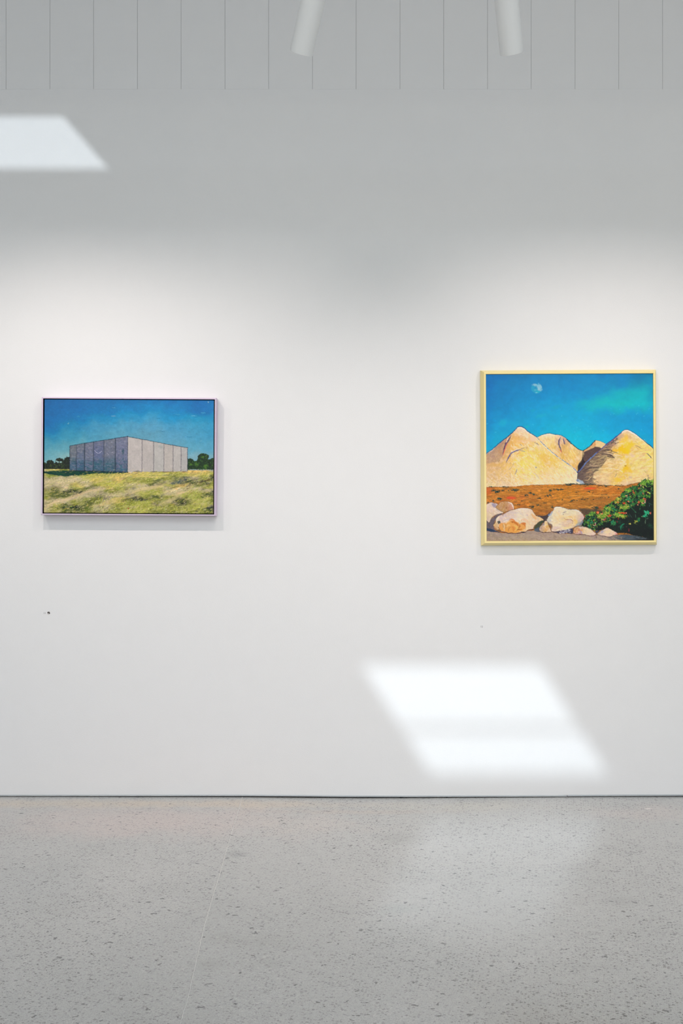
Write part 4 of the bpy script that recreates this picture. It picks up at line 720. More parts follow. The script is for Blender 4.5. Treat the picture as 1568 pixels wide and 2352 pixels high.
    for pts, w, col, a in [(E2(840,770, 920,730, 970,720),1.6,(120,96,110),.85),(E2(850,780, 890,830),1.4,(110,90,110),.8),(E2(880,900, 940,950, 1100,970, 1160,1030),1.8,(196,130,90),.8),(E2(940,970, 1080,965, 1150,1010, 1150,1110),1.6,(170,110,110),.7),(E2(1150,960, 1250,1010, 1230,1080),6,(236,196,110),.7),
                           (E2(960,1010, 1060,1010, 1120,1060),7,(220,190,176),.7),(E2(1330,1140, 1420,1080, 1450,990),7,(120,134,150),.75),(E2(1220,1160, 1320,1100, 1360,1060),5,(150,160,170),.7),(E2(1380,860, 1440,920, 1300,1010),5,(206,176,176),.6),(E2(540,700, 500,790, 430,840),5,(160,176,200),.7),
                           (E2(430,790, 450,820),5,(90,120,160),.8),(E2(410,1030, 440,1090, 520,1130, 520,1260),4.5,(128,100,88),.9),(E2(640,720, 760,820, 800,980),5,(236,206,150),.6),(E2(560,800, 640,900, 700,960),4,(228,196,150),.5),(E2(900,880, 1100,880, 1160,960),2,(236,190,90),.7),
                           (E2(820,1180, 1000,1210, 1150,1150),3,(236,216,150),.7),(E2(560,1230, 700,1190, 800,1180),4,(222,196,190),.6),(E2(600,1270, 650,1260, 760,1210),1.4,(190,150,130),.7),(E2(1200,850, 1220,960, 1190,1010),2,(230,180,100),.6),(E2(460,1010, 500,960),3,(190,190,196),.7),
                           (E2(600,600, 720,590, 800,600),3.4,(244,230,206),.8),(E2(1180,665, 1300,690, 1420,780),3,(232,224,210),.8)]:
        c.line(pts, w, col, a, z=.8, taper=True)
    c.line(E2(560,690, 600,592, 680,565, 800,573, 920,612, 1060,650, 1180,645), 1.2, (60,36,50), .7); c.line(E2(1480,850, 1500,900, 1450,985), 1.2, (90,60,60), .6)
    c.poly(E2(520,1320, 640,1325, 760,1300, 1000,1260, 1150,1220, 1160,1390, 1000,1370, 720,1370), (54,58,86), .95, wob=.4)
    c.dabs(c.mask(E2(750,1310, 830,1260, 1080,1230, 1090,1340, 940,1370, 760,1370)), 90, 3, 1.4, 0, .1, pal=[(190,190,206),(150,140,160),(206,200,206),(110,96,120)], a=.8, z=.7, dang=1.3)
    stone(E2(150,1260, 170,1180, 230,1120, 300,1090, 300,1020, 340,990, 400,1010, 410,1070, 440,1150, 490,1250, 510,1330, 380,1345, 260,1345, 170,1310), [[(230,206,190),(232,206,180),(200,170,150)],[(196,176,160),(232,190,110),(226,180,110)],[(190,156,130),(226,170,90),(222,180,130)],[(176,150,130),(210,160,100),(214,186,160)]], [1238,1252,1264], [1196,1206,1214,1222], 230, n=80)
    c.line(E2(170,1310, 260,1348, 330,1335, 380,1345, 500,1335), 1.6, (60,34,50), .85); c.line(E2(300,1110, 230,1160, 190,1240), 2, (150,136,150), .6)
    stone(D3(-95,960, -60,840, 0,790, 120,775, 240,770, 380,800, 480,840, 570,900, 650,960, 720,1040, 700,1080, 600,1110, 480,1105, 350,1075, 200,1050, 0,1050, -80,1020), [[(206,160,110),(214,176,130),(230,206,170),(232,200,160)],[(200,136,90),(206,130,84),(232,206,160),(232,204,170)],[(196,140,90),(176,150,170),(226,206,180),(230,196,180)]], [1316,1328,1342,1362], [1212,1220,1229], 240, n=110)
    c.line(D3(160,920, 190,980, 230,1040), 3, (166,150,186), .8, taper=True); c.line(D3(130,790, 230,780), 1.6, (190,176,200), .8)
    stone(D3(750,1050, 830,980, 960,900, 1060,850, 1130,820, 1190,840, 1280,900, 1400,960, 1470,1010, 1490,1050, 1430,1080, 1330,1100, 1290,1140, 1150,1150, 1000,1120, 870,1100), [[(200,176,160),(210,196,180),(234,206,180),(232,204,190)],[(190,160,140),(200,180,170),(236,210,160),(232,196,184)],[(196,170,150),(220,190,170),(232,200,176),(230,190,170)]], [1370,1380,1390,1412], [1213,1222,1231], 250, n=110)
    c.line(D3(880,960, 960,950, 900,1040), 3, (160,156,190), .6, taper=True); c.blob(*D3(1455,1045)[0], 3, 1.6, .5, (226,140,140), .8, .6, .3); c.line(D3(870,1105, 1000,1125, 1160,1160, 1290,1145), 1.3, (60,30,50), .8); c.line(D3(720,1090, 740,1200), 1, (80,50,70), .8); c.line(D3(0,1060, 300,1070, 480,1115, 640,1105, 720,1075), 1.3, (84,30,50), .8)
    c.poly(D3(680,930, 860,920, 740,1040), (40,56,80), .95, wob=.3)
    # thicket
    bush = D3(200,760, 280,560, 320,400, 460,330, 560,280, 690,270, 760,230, 900,240, 1000,180) + D1(1020,1230, 1100,1110, 1230,1060, 1330,960, 1420,920, 1500,830) + D2(60,800, 170,810, 230,690, 330,600, 440,520, 540,460, 700,420, 800,390, 860,310, 960,260, 1080,160, 1130,200, 1240,220, 1400,200) + [(1500,1105), (1500,1242)] + D4(1400,1280, 1000,1160, 700,1110, 400,1020, 200,1010, 60,1000) + D3(1460,1000, 1280,890, 1130,815, 1000,880, 900,910, 660,930, 560,880, 400,800, 240,765)
    bm = c.mask(bush, .9, 0, 3); c.put(bm, (14,26,22))
    c.dabs(bm, 700, 4, 1.4, 0, .3, pal=[(10,34,28),(16,44,30),(10,20,22),(24,60,36),(8,16,18),(14,50,40)], a=.7, z=.4, dang=1.6)
    up = bm * (c.Y < 1216 - .0 * c.X)
    edge = bm * ((c.Y < 1100 + (1498 - c.X) * .62 + 34))
    c.dabs(edge, 620, 4.6, 1.7, -.5, .15, pal=[(52,120,48),(86,150,50),(36,96,50),(120,160,46),(30,80,44),(28,110,70)], a=.85, z=.7, dang=1.0, bend=.6)
    def rosette(p, R, pal, n=13, down=0.0):
        for i in range(n):
            an = (i / n) * 2 * math.pi + .2 * c.r.randn(); rr = R * (.55 + .35 * c.r.rand())
            cx = p[0] + math.cos(an) * rr * .55; cy = p[1] + math.sin(an) * rr * .4 + down
            c.dab(cx, cy, rr, 1.5, math.atan2(math.sin(an) * .75, math.cos(an)), lin(pal[c.r.randint(len(pal))]), .92, 1.0, .6 * c.r.randn())
    lime = [(126,180,50),(96,160,52),(160,196,70),(70,136,44)]; yel = [(150,160,50),(180,180,60),(112,130,40),(200,200,90)]; mid = [(44,120,52),(66,140,60),(30,96,48)]; teal = [(20,120,80),(40,150,100),(24,96,70)]
    for q in D2(1010,300): rosette(q, 11, lime, 18)
    for q in D2(1180,260, 1330,260): rosette(q, 8, lime, 14)
    for q in D2(480,600, 430,560): rosette(q, 9, lime)
    for q in D2(640,460, 700,480, 310,740, 640,1090-0*1): rosette(q, 8, mid)
    for q in D2(100,900, 80,980, 150,880): rosette(q, 9, yel, 14)
    for q in D2(250,1190, 330,1230, 400,1180): rosette(q, 9, lime + yel, 14)
    for q in D2(1180,790, 1000,1080, 960,960): rosette(q, 9, mid + lime, 13)
    for q in D2(860,760, 900,670, 480,880, 560,960): rosette(q, 8, mid + teal, 12)
    for q in D1(1100,1200, 1280,1130, 1200,1260): rosette(q, 9, mid + lime, 13)
    for q in D3(960,430, 880,400, 1050,340, 1120,300): rosette(q, 11, yel + lime, 16)
    for q in D3(620,290, 540,340): rosette(q, 8, mid + lime, 11)
    for q in D3(1400,350, 1480,330): rosette(q, 8, lime, 12)
    for q in D4(200,370, 120,380, 320,400): rosette(q, 9, lime + yel, 15, 1)
    for q in D3(1350,620, 1340,680): rosette(q, 9, teal + mid, 14)
    for q in D3(470,560, 480,760, 570,640): rosette(q, 6, teal, 8)
    for q in D4(1120,270, 1160,300, 1080,400): rosette(q, 8, [(30,160,110),(60,190,140),(24,130,90)], 14)
    for q in D4(840,560, 860,500): rosette(q, 5, teal + mid, 9)
    for q in D4(740,600): rosette(q, 6, yel, 8)
    for q in D4(1240,740, 1300,820, 230,800, 150,620): rosette(q, 8, [(16,60,40),(20,76,50)], 10)
    for pts, w, col in [(D4(210,900, 200,800, 270,710, 370,680),3,(24,126,90)),(D4(720,240, 760,300),2.4,(60,110,80)),(D4(735,340, 738,480),1.6,(60,100,80)),(D4(1085,520, 1075,690),1.1,(120,150,120)),(D4(1110,520, 1200,490),1,(110,140,120)),(D4(500,320, 620,490),1,(60,84,76)),
                        (D4(440,330, 500,450),1.6,(40,90,60)),(D2(960,510, 1010,590, 1020,680),2.4,(80,150,80)),(D2(1000,430, 1020,510),1.6,(190,214,110)),(D2(1060,370, 1160,470),1.4,(170,206,90)),(D2(500,1080, 560,1180, 640,1260, 760,1390),2.2,(30,96,60)),(D2(1200,1030, 1330,1110),1.4,(50,90,80)),
                        (D2(700,900, 760,960, 820,850),2.4,(34,84,60)),(D1(1270,1200, 1380,1260, 1490,1300),3.2,(40,140,80)),(D1(1380,1300, 1390,1411),2,(30,100,80)),(D3(1370,200, 1385,440),1.8,(30,96,70)),(D4(640,640, 800,710),1.2,(110,130,60)),(D2(1230,1090, 1225,1180),1.3,(80,120,120)),
                        (D4(870,190, 910,110),2,(40,100,56)),(D2(1180,130, 1190,200, 1260,230),2.2,(60,110,40)),(D2(950,260, 1050,210, 1110,150),2.6,(20,90,50)),(D4(110,820, 180,740),1.2,(60,70,60)),(D2(250,780, 330,800, 380,790),4,(90,160,60)),(D2(360,950, 420,890),4,(30,140,80))]:
        c.line(pts, w, col, .85, z=.8, taper=True)
    for q, L, w, an, col in [(D2(1060,890),8,3.4,.3,(226,90,60)),(D2(1085,960),6,2.6,1.4,(236,150,120)),(D2(1000,1040),6,2.2,.3,(236,140,110)),(D2(1060,1010),4,2,0,(250,210,190)),(D2(320,1040),7,4.4,.0,(220,84,40)),(D2(400,770),6,2.2,.2,(240,170,120)),(D2(480,980),6,2.4,.4,(220,140,90)),
                             (D2(670,660),7,3,.9,(196,90,50)),(D2(640,590),5,3,.4,(180,110,60)),(D2(860,1010),7,3,-.5,(196,96,60)),(D2(820,1100),4,2.4,.6,(222,150,110)),(D2(930,410),3,3,0,(220,180,130)),(D2(850,500),5,3,.3,(180,100,60)),(D2(100,1010),6,2.6,.2,(206,100,40)),(D2(1010,700),4,2,1.2,(206,120,80)),
                             (D2(1200,670),8,2.8,.25,(206,210,90)),(D2(1240,690),5,2.4,.3,(190,206,80)),(D3(790,270),7,6.4,.5,(222,90,46)),(D3(800,290),4,3,.2,(246,150,90)),(D3(950,300),7,2.8,-1.0,(236,130,90)),(D3(1220,390),9,4.6,-.3,(206,80,44)),(D3(1050,520),9,4,-.7,(140,30,26)),(D3(1070,480),3,1.2,-1,(240,150,140)),
                             (D3(1000,540),4,1.2,-1,(246,170,160)),(D3(940,530),4,1.4,-1,(240,190,150)),(D3(1040,540),3,1,-1,(236,120,110)),(D3(690,690),5,3.6,-.7,(110,20,30)),(D3(705,660),2.2,1.8,0,(246,226,206)),(D3(700,712),2.4,1.6,0,(240,180,170)),(D3(655,738),2,1.6,0,(246,200,190)),(D3(650,580),4,2.4,.6,(150,70,50)),
                             (D4(300,300),13,3.2,.05,(228,74,30)),(D4(160,290),8,2.4,.1,(236,120,40)),(D4(340,300),7,1.4,.1,(246,120,80)),(D4(410,300),3,2,0,(246,150,120)),(D4(1260,310),4,4.4,.3,(206,100,80)),(D4(1250,300),2,1.4,0,(246,160,140)),(D4(410,430),4,2.6,.5,(130,80,50)),(D4(530,685),6,2.6,.1,(206,206,96)),(D4(540,690),2.4,1.6,.2,(236,226,130)),
                             (D4(490,900),2.6,6,.1,(150,30,50)),(D4(500,930),1.2,4,.1,(200,70,90)),(D4(400,790),3,1.6,.1,(90,50,60)),(D4(70,610),3,2.4,.3,(110,40,50)),(D3(960,840),4,3,.3,(90,30,50)),(D1(870,1180),7,4,-.3,(196,90,40)),(D4(120,500),3,5,.1,(130,40,20)),(D3(1480,610),4,2.4,.5,(120,30,40)),(D2(1330,340),7,1.2,.3,(200,226,120)),
                             (D2(1300,540),4,1.6,1.3,(150,130,100)),(D4(965,430),4,1.2,.9,(150,170,110)),(D3(320,400),5,2,-1.2,(180,90,60)),(D3(480,360),3,3,0,(150,190,90)),(D1(1095,1245),3.4,3,0,(190,220,120)),(D2(550,950-400),6,3,-.4,(80,150,50))]:
        c.dab(q[0][0], q[0][1], L, w, an, lin(col), .92, 1.2)
    c.dabs(edge, 60, 1.8, 1.1, 0, .1, pal=[(230,200,140),(240,160,110),(200,220,120),(220,110,70)], a=.85, z=1.2, dang=1.5)
    dk2 = bm * np.clip((c.Y - 1205) / 10, 0, 1) * np.clip((c.X - 1424) / 12, 0, 1)
    c.put(dk2, (12,18,20), .55)
    return c.result()

def FL(px, py, k=1.0):                                    # photo pixel -> point on the floor (x, y)
    z = F * HC / (py - 1176); return ((px - 784) * z / F, -(D - z))
def stain_or_reflection(px, py, w, h, a, col):
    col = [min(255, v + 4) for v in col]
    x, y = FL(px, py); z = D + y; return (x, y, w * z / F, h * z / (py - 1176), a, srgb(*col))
STAINS_AND_REFLECTION = [stain_or_reflection(330, 1885, 420, 40, .6, (196, 172, 164)), stain_or_reflection(200, 1846, 420, 10, .55, (196, 174, 142)), stain_or_reflection(600, 1846, 340, 9, .5, (196, 174, 146)), stain_or_reflection(1040, 1850, 300, 12, .4, (192, 184, 166)), stain_or_reflection(1480, 1868, 130, 18, .5, (190, 172, 164)),  # pinkish bands: the lit wall's warm reflection painted into the concrete
          stain_or_reflection(700, 1890, 160, 22, .35, (188, 180, 170)), stain_or_reflection(546, 1961, 30, 9, .75, (128, 130, 126)), stain_or_reflection(600, 2160, 95, 24, .45, (146, 145, 139)), stain_or_reflection(500, 2152, 40, 16, .45, (142, 141, 134)),
          stain_or_reflection(485, 2212, 40, 12, .5, (144, 143, 137)), stain_or_reflection(620, 2208, 45, 14, .4, (146, 146, 140)), stain_or_reflection(915, 1924, 70, 12, .45, (146, 145, 139)), stain_or_reflection(925, 2084, 62, 14, .4, (140, 150, 146)),
          stain_or_reflection(1340, 2060, 110, 22, .22, (150, 148, 144)), stain_or_reflection(1425, 2068, 46, 10, .35, (136, 136, 132)), stain_or_reflection(1330, 2216, 90, 14, .35, (146, 145, 141)), stain_or_reflection(60, 2030, 160, 60, .25, (150, 154, 154)),
          stain_or_reflection(1487, 1857, 9, 1.6, .9, (222, 212, 204)), stain_or_reflection(1350, 1990, 60, 12, .35, (146, 144, 140)), stain_or_reflection(1040, 2270, 120, 40, .2, (160, 156, 150)), stain_or_reflection(820, 1862, 240, 6, .4, (184, 160, 140))]
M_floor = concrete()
M_filler = plain('joint_filler', srgb(212, 211, 206), .5, var=.08)

# ---------------------------------------------------------------- floor: two slabs, a sawn joint with pale filler
def sag(x):
    return float(np.interp(x * PX + 784, [-200, 0, 550, 700, 820, 950, 1290, 1320, 1568, 1800], [0, 0, -.0015, -.004, -.006, -.0055, -.002, -.001, 0, 0]))
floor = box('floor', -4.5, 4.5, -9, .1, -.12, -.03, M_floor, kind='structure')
rnd = random.Random(4)
jp = [FL(*p) for p in [(556, 1830), (536, 1895), (517, 1960), (506, 2000), (486, 2065), (468, 2128), (448, 2215), (431, 2290), (412, 2352)]]
jy = [p[1] for p in jp][::-1]; jx = [p[0] for p in jp][::-1]
ys = [0.1, 0] + list(np.arange(-.012, -2.2, -.012)) + [-2.6, -3.5, -5, -7, -9]
joint = []
for y in ys:
    x = float(np.interp(-y, [-v for v in jy][::-1], jx[::-1])) if y > -2.05 else jx[0] + (y - jy[0]) * (jx[0] - jx[1]) / (jy[0] - jy[1])
    joint.append((x + rnd.gauss(0, .0005), .0009 + .0006 * rnd.random(), y))
for side in (-1, 1):
    vs, fs = [], []
    cols = [4.5, 3, 2.2, 1.8, 1.5, 1.2, .95, .7, .5, .3, .15, .05, 0]
    for (x, w, y) in joint:
        e = x + side * w
        for c in cols:
            X = (e + side * .0004) if c == 0 else side * 4.5 + (e - side * 4.5) * (1 - c / 4.5)
            vs.append((X, y, sag(X)))
        vs.append((e, y, sag(e) - .0004)); vs.append((e, y, sag(e) - .012))
    n = len(cols) + 2
    for i in range(len(joint) - 1):
        for k in range(n - 1):
            a, b = i * n + k, i * n + k + 1; q = (a, b, b + n, a + n); fs.append(q if side < 0 else q[::-1])
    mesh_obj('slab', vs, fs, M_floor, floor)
vs, fs = [], []
for (x, w, y) in joint:
    vs += [(x - w - .0006, y, sag(x) - .0016), (x - w * .45, y, sag(x) - .0001), (x + w + .0006, y, sag(x) - .0001)]
for i in range(len(joint) - 1):
    for k in range(2): fs.append((3 * i + k, 3 * i + k + 1, 3 * i + k + 4, 3 * i + k + 3))
mesh_obj('joint_filler', vs, fs, M_filler, floor, label='pale filler in the sawn joint')

# ---------------------------------------------------------------- picture wall, lining boards above, base trim
ZB = W(0, 205)[1]
def wall_foot(x): return (1829.5 - float(np.interp(x * PX + 784, [0, 550, 700, 800, 950, 1301, 1303, 1568], [1825.9, 1825.4, 1826.4, 1827.4, 1827.5, 1826.7, 1826.0, 1824.9]))) / PX
bm = bmesh.new()
add_box(bm, -4.5, 4.5, .014, .12, -.03, ZC)
xs = [-4.5, -3] + [i * .05 for i in range(-40, 41)] + [3, 4.5]
top = [bm.verts.new((x, 0, ZB - .0001)) for x in xs]; bot = [bm.verts.new((x, 0, wall_foot(x))) for x in xs]; bb = [bm.verts.new((x, .014, wall_foot(x))) for x in xs]; tb = [bm.verts.new((x, .014, ZB - .0001)) for x in xs]
for i in range(len(xs) - 1):
    bm.faces.new((bot[i], bot[i + 1], top[i + 1], top[i])); bm.faces.new((bb[i], bb[i + 1], bot[i + 1], bot[i])); bm.faces.new((top[i], top[i + 1], tb[i + 1], tb[i]))
P0 = W(14, 0)[0]; PW = 100.47 / PX
k0, k1 = -9, 21
add_box(bm, -4.5, P0 + k0 * PW - .001, 0, .014, ZB + .0001, ZC); add_box(bm, P0 + k1 * PW + .001, 4.5, 0, .014, ZB + .0001, ZC)
wall = bm_obj('wall_back', bm, M_wall, kind='structure')
backing = box('groove_backing', P0 + k0 * PW, P0 + k1 * PW, .0020, .0135, ZB + .0001, ZC, M_groove, wall)
base = None
for k in range(k0, k1):
    if base is None:
        bm = bmesh.new(); add_box(bm, .0008, PW - .0008, 0, .0016, 0, ZC - ZB - .0008, .0003); base = bm_obj('panel', bm, M_board, wall); o = base
    else:
        o = base.copy(); C.objects.link(o)
    o.location = (P0 + k * PW, .0002 * math.sin(k * 2.3), ZB + .0001)
def trim(name, pts, drop):                                # pts: (pixel x, pixel y of its top edge)
    bm = bmesh.new(); prof = [(.004, 0), (-.0012, 0), (-.0016, -.0016), (-.0010, -.0024), (-.0010, -.0034), (-.0016, -.0042), (-.0014, -.0058), (.004, -.0058)]
    rows = []
    for px, py in pts:
        x, z = (px - 784) / PX, (1829.5 - py) / PX
        rows.append([bm.verts.new((x, p[0], z + p[1] * drop)) for p in prof])
    for a, b in zip(rows, rows[1:]):
        for i in range(len(prof)): j = (i + 1) % len(prof); bm.faces.new((a[i], b[i], b[j], a[j]))
    bm.faces.new(rows[0]); bm.faces.new(rows[-1][::-1])
    return bm_obj(name, bm, M_alu, kind='structure')
trim('trim_1', [(-1480, 1825.8), (0, 1825.8), (300, 1825.6), (550, 1825.4), (700, 1826.3), (800, 1827.3), (950, 1827.5), (1150, 1827.0), (1301.4, 1826.6)], 1.0)
trim('trim_2', [(1302.6, 1825.9), (1400, 1825.5), (1568, 1824.9), (2100, 1824.0), (3040, 1823)], 1.1)
box('trim_gap_shade', -4.5, 4.5, .002, .013, -.03, .004, M_dark, kind='structure')  # black strip that puts in the shade of the gap under the trim

# ---------------------------------------------------------------- the rest of the room (behind and beside the camera)
box('wall_left', -4.62, -4.5, -9.12, .12, -.03, ZC, M_side, kind='structure')
box('wall_right', 4.5, 4.62, -9.12, .12, -.03, ZC, M_side, kind='structure')
bm = bmesh.new()
add_box(bm, -4.5, 4.5, -9.12, -9, -.03, .3); add_box(bm, -4.5, 4.5, -9.12, -9, 3.9, ZC)
bm_obj('wall_front', bm, M_side, kind='structure')
wf = bpy.data.objects.new('added_window', None); wf.location = (0, -9.06, .3); link(wf, kind='structure')  # unseen window strip, added to go with the soft fill
bm = bmesh.new()
for k in range(6): add_box(bm, -4.5 + k * 1.79, -4.45 + k * 1.79, -.03, .03, 0, 3.6)
add_box(bm, -4.5, 4.5, -.03, .03, 0, .06); add_box(bm, -4.5, 4.5, -.03, .03, 3.54, 3.6)
bm_obj('window_frame', bm, M_steel, wf)
for k in range(5): box('pane', -4.45 + k * 1.79, -2.71 + k * 1.79, -.004, .004, .06, 3.54, M_glass, wf)

def back(px, py):                                         # where the sunbeam that lands on the wall here passes the ceiling
    x, z = W(px, py); t = (ZC - z) / -SUN.z; return (x - SUN.x * t, -SUN.y * t)
L1 = [back(-330, 268), back(145, 268), back(248, 387), back(-330, 387)]          # roof light whose sun patch shows top left
L2 = [back(832, 1530), back(1238, 1530), back(1393, 1776), back(988, 1776)]      # roof light whose sun patch shows low on the right
cy = [.12, L1[0][1], L1[2][1], L2[0][1], L2[2][1], -9.12]
vs, fs = [], []
def quad(a, b, c, d): vs.extend([(p[0], p[1], ZC) for p in (a, b, c, d)]); fs.append(tuple(range(len(vs) - 4, len(vs))))
for a, b, hole in ((0, 1, None), (1, 2, L1), (2, 3, None), (3, 4, L2), (4, 5, None)):
    ya, yb = cy[a], cy[b]
    if hole is None: quad((-4.62, ya), (4.62, ya), (4.62, yb), (-4.62, yb))
    else: quad((-4.62, ya), hole[0], hole[3], (-4.62, yb)); quad(hole[1], (4.62, ya), (4.62, yb), hole[2])
mesh_obj('ceiling', vs, fs, M_ceil, kind='structure')
def rooflight(name, q, glassmat, bar=None):
    r = bpy.data.objects.new(name, None); cx = sum(p[0] for p in q) / 4; cyy = sum(p[1] for p in q) / 4; r.location = (cx, cyy, ZC); link(r, kind='structure')
    bm = bmesh.new(); m = .06
    xa, xb, ya, yb = min(p[0] for p in q) - m, max(p[0] for p in q) + m, min(p[1] for p in q) - m, max(p[1] for p in q) + m
    for a in ((xa - .04, xa, ya, yb), (xb, xb + .04, ya, yb), (xa - .04, xb + .04, ya - .04, ya), (xa - .04, xb + .04, yb, yb + .04)):
        add_box(bm, a[0] - cx, a[1] - cx, a[2] - cyy, a[3] - cyy, .004, .03)
    bm_obj('window_frame', bm, M_steel, r)
    box('pane', xa - cx, xb - cx, ya - cyy, yb - cyy, .012, .018, glassmat, r)
    if bar is not None:
        y, w = bar; box('glazing_bar', xa - cx, xb - cx, y - w / 2 - cyy, y + w / 2 - cyy, .019, .024, M_steel, r)
rooflight('window_2', L1, M_glass)
rooflight('window_3', L2, M_glass_dim, (back(1100, 1684)[1], .036))

# ---------------------------------------------------------------- framed paintings
def rails(parent, Wd, Hd, prof, mat, name='frame_rail'):
    for side in range(4):
        vs = []
        for end in (0, 1):
            for u, d in prof:
                a, b = (Wd, Hd) if side % 2 == 0 else (Hd, Wd)
                x = (-a / 2 + u) if end == 0 else (a / 2 - u); z = -b / 2 + u
                ang = side * math.pi / 2; ca, sa = round(math.cos(ang)), round(math.sin(ang))
                vs.append((x * ca - z * sa, -d, x * sa + z * ca))
        n = len(prof); fs = [(i, (i + 1) % n, n + (i + 1) % n, n + i) for i in range(n)] + [tuple(range(n)), tuple(range(2 * n - 1, n - 1, -1))]
        bm = bmesh.new(); bv = [bm.verts.new(v) for v in vs]
        for f in fs: bm.faces.new([bv[i] for i in f])
        bm_obj(name, bm, mat, parent)
def oil_material(name, rough):
    t = NT(name); a = t.n('Attribute'); a.attribute_name = 'pigment'; t.l(a.outputs['Color'], t.b.inputs['Base Color'])
    P = t.n('TexCoord').outputs['Object']
    t.l(t.ramp(t.noise(60, 3, vec=P), .3, .7, rough - .08, rough + .1), t.b.inputs['Roughness']); t.b.inputs['Specular IOR Level'].default_value = .22
    t.bump(t.noise(520, 3, .6, vec=P), .0006, .5)
    return t.m
def canvas(parent, pic, x0, x1, z0, z1, d, relief, rough, name):
    col, Z = pic; col = np.clip(col * 1.08, 0, .92); h, w = Z.shape
    X, Zz = np.meshgrid(np.linspace(x0, x1, w), np.linspace(z1, z0, h))
    Y = -d - np.clip(Z, 0, 3.2) * relief
    Y[0, :] = Y[-1, :] = -d; Y[:, 0] = Y[:, -1] = -d
    co = np.stack([X, Y, Zz], -1).reshape(-1, 3)
    i = np.arange(h * w).reshape(h, w)
    quads = np.stack([i[:-1, :-1], i[1:, :-1], i[1:, 1:], i[:-1, 1:]], -1).reshape(-1, 4)
    me = bpy.data.meshes.new('canvas'); me.vertices.add(len(co)); me.vertices.foreach_set('co', co.astype(np.float32).ravel())
    me.loops.add(quads.size); me.loops.foreach_set('vertex_index', quads.astype(np.int32).ravel())
    me.polygons.add(len(quads)); me.polygons.foreach_set('loop_start', (np.arange(len(quads)) * 4).astype(np.int32)); me.polygons.foreach_set('loop_total', np.full(len(quads), 4, np.int32))
    me.update(calc_edges=True); me.validate()
    at = me.color_attributes.new('pigment', 'FLOAT_COLOR', 'POINT')
    at.data.foreach_set('color', np.concatenate([col.reshape(-1, 3), np.ones((h * w, 1))], 1).astype(np.float32).ravel())
    me.materials.append(oil_material(name, rough)); me.shade_smooth()
    o = bpy.data.objects.new('canvas', me); link(o, parent)
    bm = bmesh.new(); add_box(bm, x0, x1, -d + .0003, -d + .018, z0, z1); bm_obj('stretcher', bm, M_canvasback, parent)

# landscape-format picture on the left, lilac floating frame
x, z = W(301.2, 1050)
pl = empty('framed_painting', (x, -.0015, z), label='landscape painting of a grey shed in a field, thin lilac frame, hung left', category='painting')
pl.rotation_euler = (0, .0056, 0)
Wd, Hd = .7865, .5320
rails(pl, Wd, Hd, [(0, 0), (0, .0500), (.0004, .0506), (.0026, .0530), (.0064, .0530), (.0068, .0526), (.0068, 0)], M_lilac)
bm = bmesh.new()
for a in ((-Wd / 2 + .0069, -Wd / 2 + .0075, -Hd / 2 + .0069, Hd / 2 - .0069), (Wd / 2 - .0075, Wd / 2 - .0069, -Hd / 2 + .0069, Hd / 2 - .0069),
          (-Wd / 2 + .0075, Wd / 2 - .0075, -Hd / 2 + .0069, -Hd / 2 + .0075), (-Wd / 2 + .0075, Wd / 2 - .0075, Hd / 2 - .0075, Hd / 2 - .0069)):
    add_box(bm, a[0], a[1], -.0518, -.004, a[2], a[3])
add_box(bm, -Wd / 2 + .0069, Wd / 2 - .0069, -.026, -.002, -Hd / 2 + .0069, Hd / 2 - .0069)
bm_obj('inner_tray', bm, M_tray, pl, label='black inside tray')
canvas(pl, paint_shed(), -Wd / 2 + .0118, Wd / 2 - .0122, -Hd / 2 + .0112, Hd / 2 - .0104, .0470, .00016, .42, 'shed_oil_paint')

# square picture on the right, pale yellow bevelled frame
x, z = W(1303.8, 1051.4)
pr = empty('framed_painting', (x, -.0015, z), label='square painting of yellow hills, boulders and a moon, pale yellow frame', category='painting')
pr.rotation_euler = (0, -.0048, 0)
Wd, Hd = .7970, .7955
rails(pr, Wd, Hd, [(0, 0), (0, .0120), (.0006, .0135), (.0116, .0392), (.0124, .0400), (.0192, .0400), (.0206, .0390), (.0206, 0)], M_yellow)
bm = bmesh.new(); add_box(bm, -Wd / 2 + .0208, Wd / 2 - .0208, -.018, -.002, -Hd / 2 + .0208, Hd / 2 - .0208); bm_obj('inner_tray', bm, M_tray, pr, label='black inside tray')
canvas(pr, paint_hills(), -Wd / 2 + .0209, Wd / 2 - .0214, -Hd / 2 + .0210, Hd / 2 - .0212, .0352, .00013, .40, 'hills_oil_paint')

# ---------------------------------------------------------------- wall numbers and dot sticker
def number(body, px, py, size, label):
    x, z = W(px, py)
    cu = bpy.data.curves.new('wall_number', 'FONT'); cu.body = body; cu.size = size; cu.extrude = .00015; cu.align_x = 'LEFT'; cu.align_y = 'BOTTOM_BASELINE'; cu.materials.append(M_vinyl)
    o = bpy.data.objects.new('wall_number', cu); o.location = (x, -.0002, z); o.rotation_euler = (math.pi / 2, 0, 0)
    me = bpy.data.meshes.new_from_object(o); me.materials.clear(); me.materials.append(M_vinyl)
    q = bpy.data.objects.new('wall_number', me); q.matrix_basis = o.matrix_basis; bpy.data.objects.remove(o); link(q, label=label, category='number')
number('11', 100.0, 1410.2, .0115, 'tiny grey number 11 on the wall below the shed painting')
number('12', 1102.6, 1441.2, .0115, 'tiny grey number 12 on the wall below the yellow hills painting')
x, z = W(111.6, 1408.2)
dot = empty('dot_sticker', (x, 0, z), label='small round sticker, dark grey and white, right of the number 11', category='sticker')
R = .0066
disc = [(R * math.cos(2 * math.pi * k / 40), -.0004, R * math.sin(2 * math.pi * k / 40)) for k in range(40)]
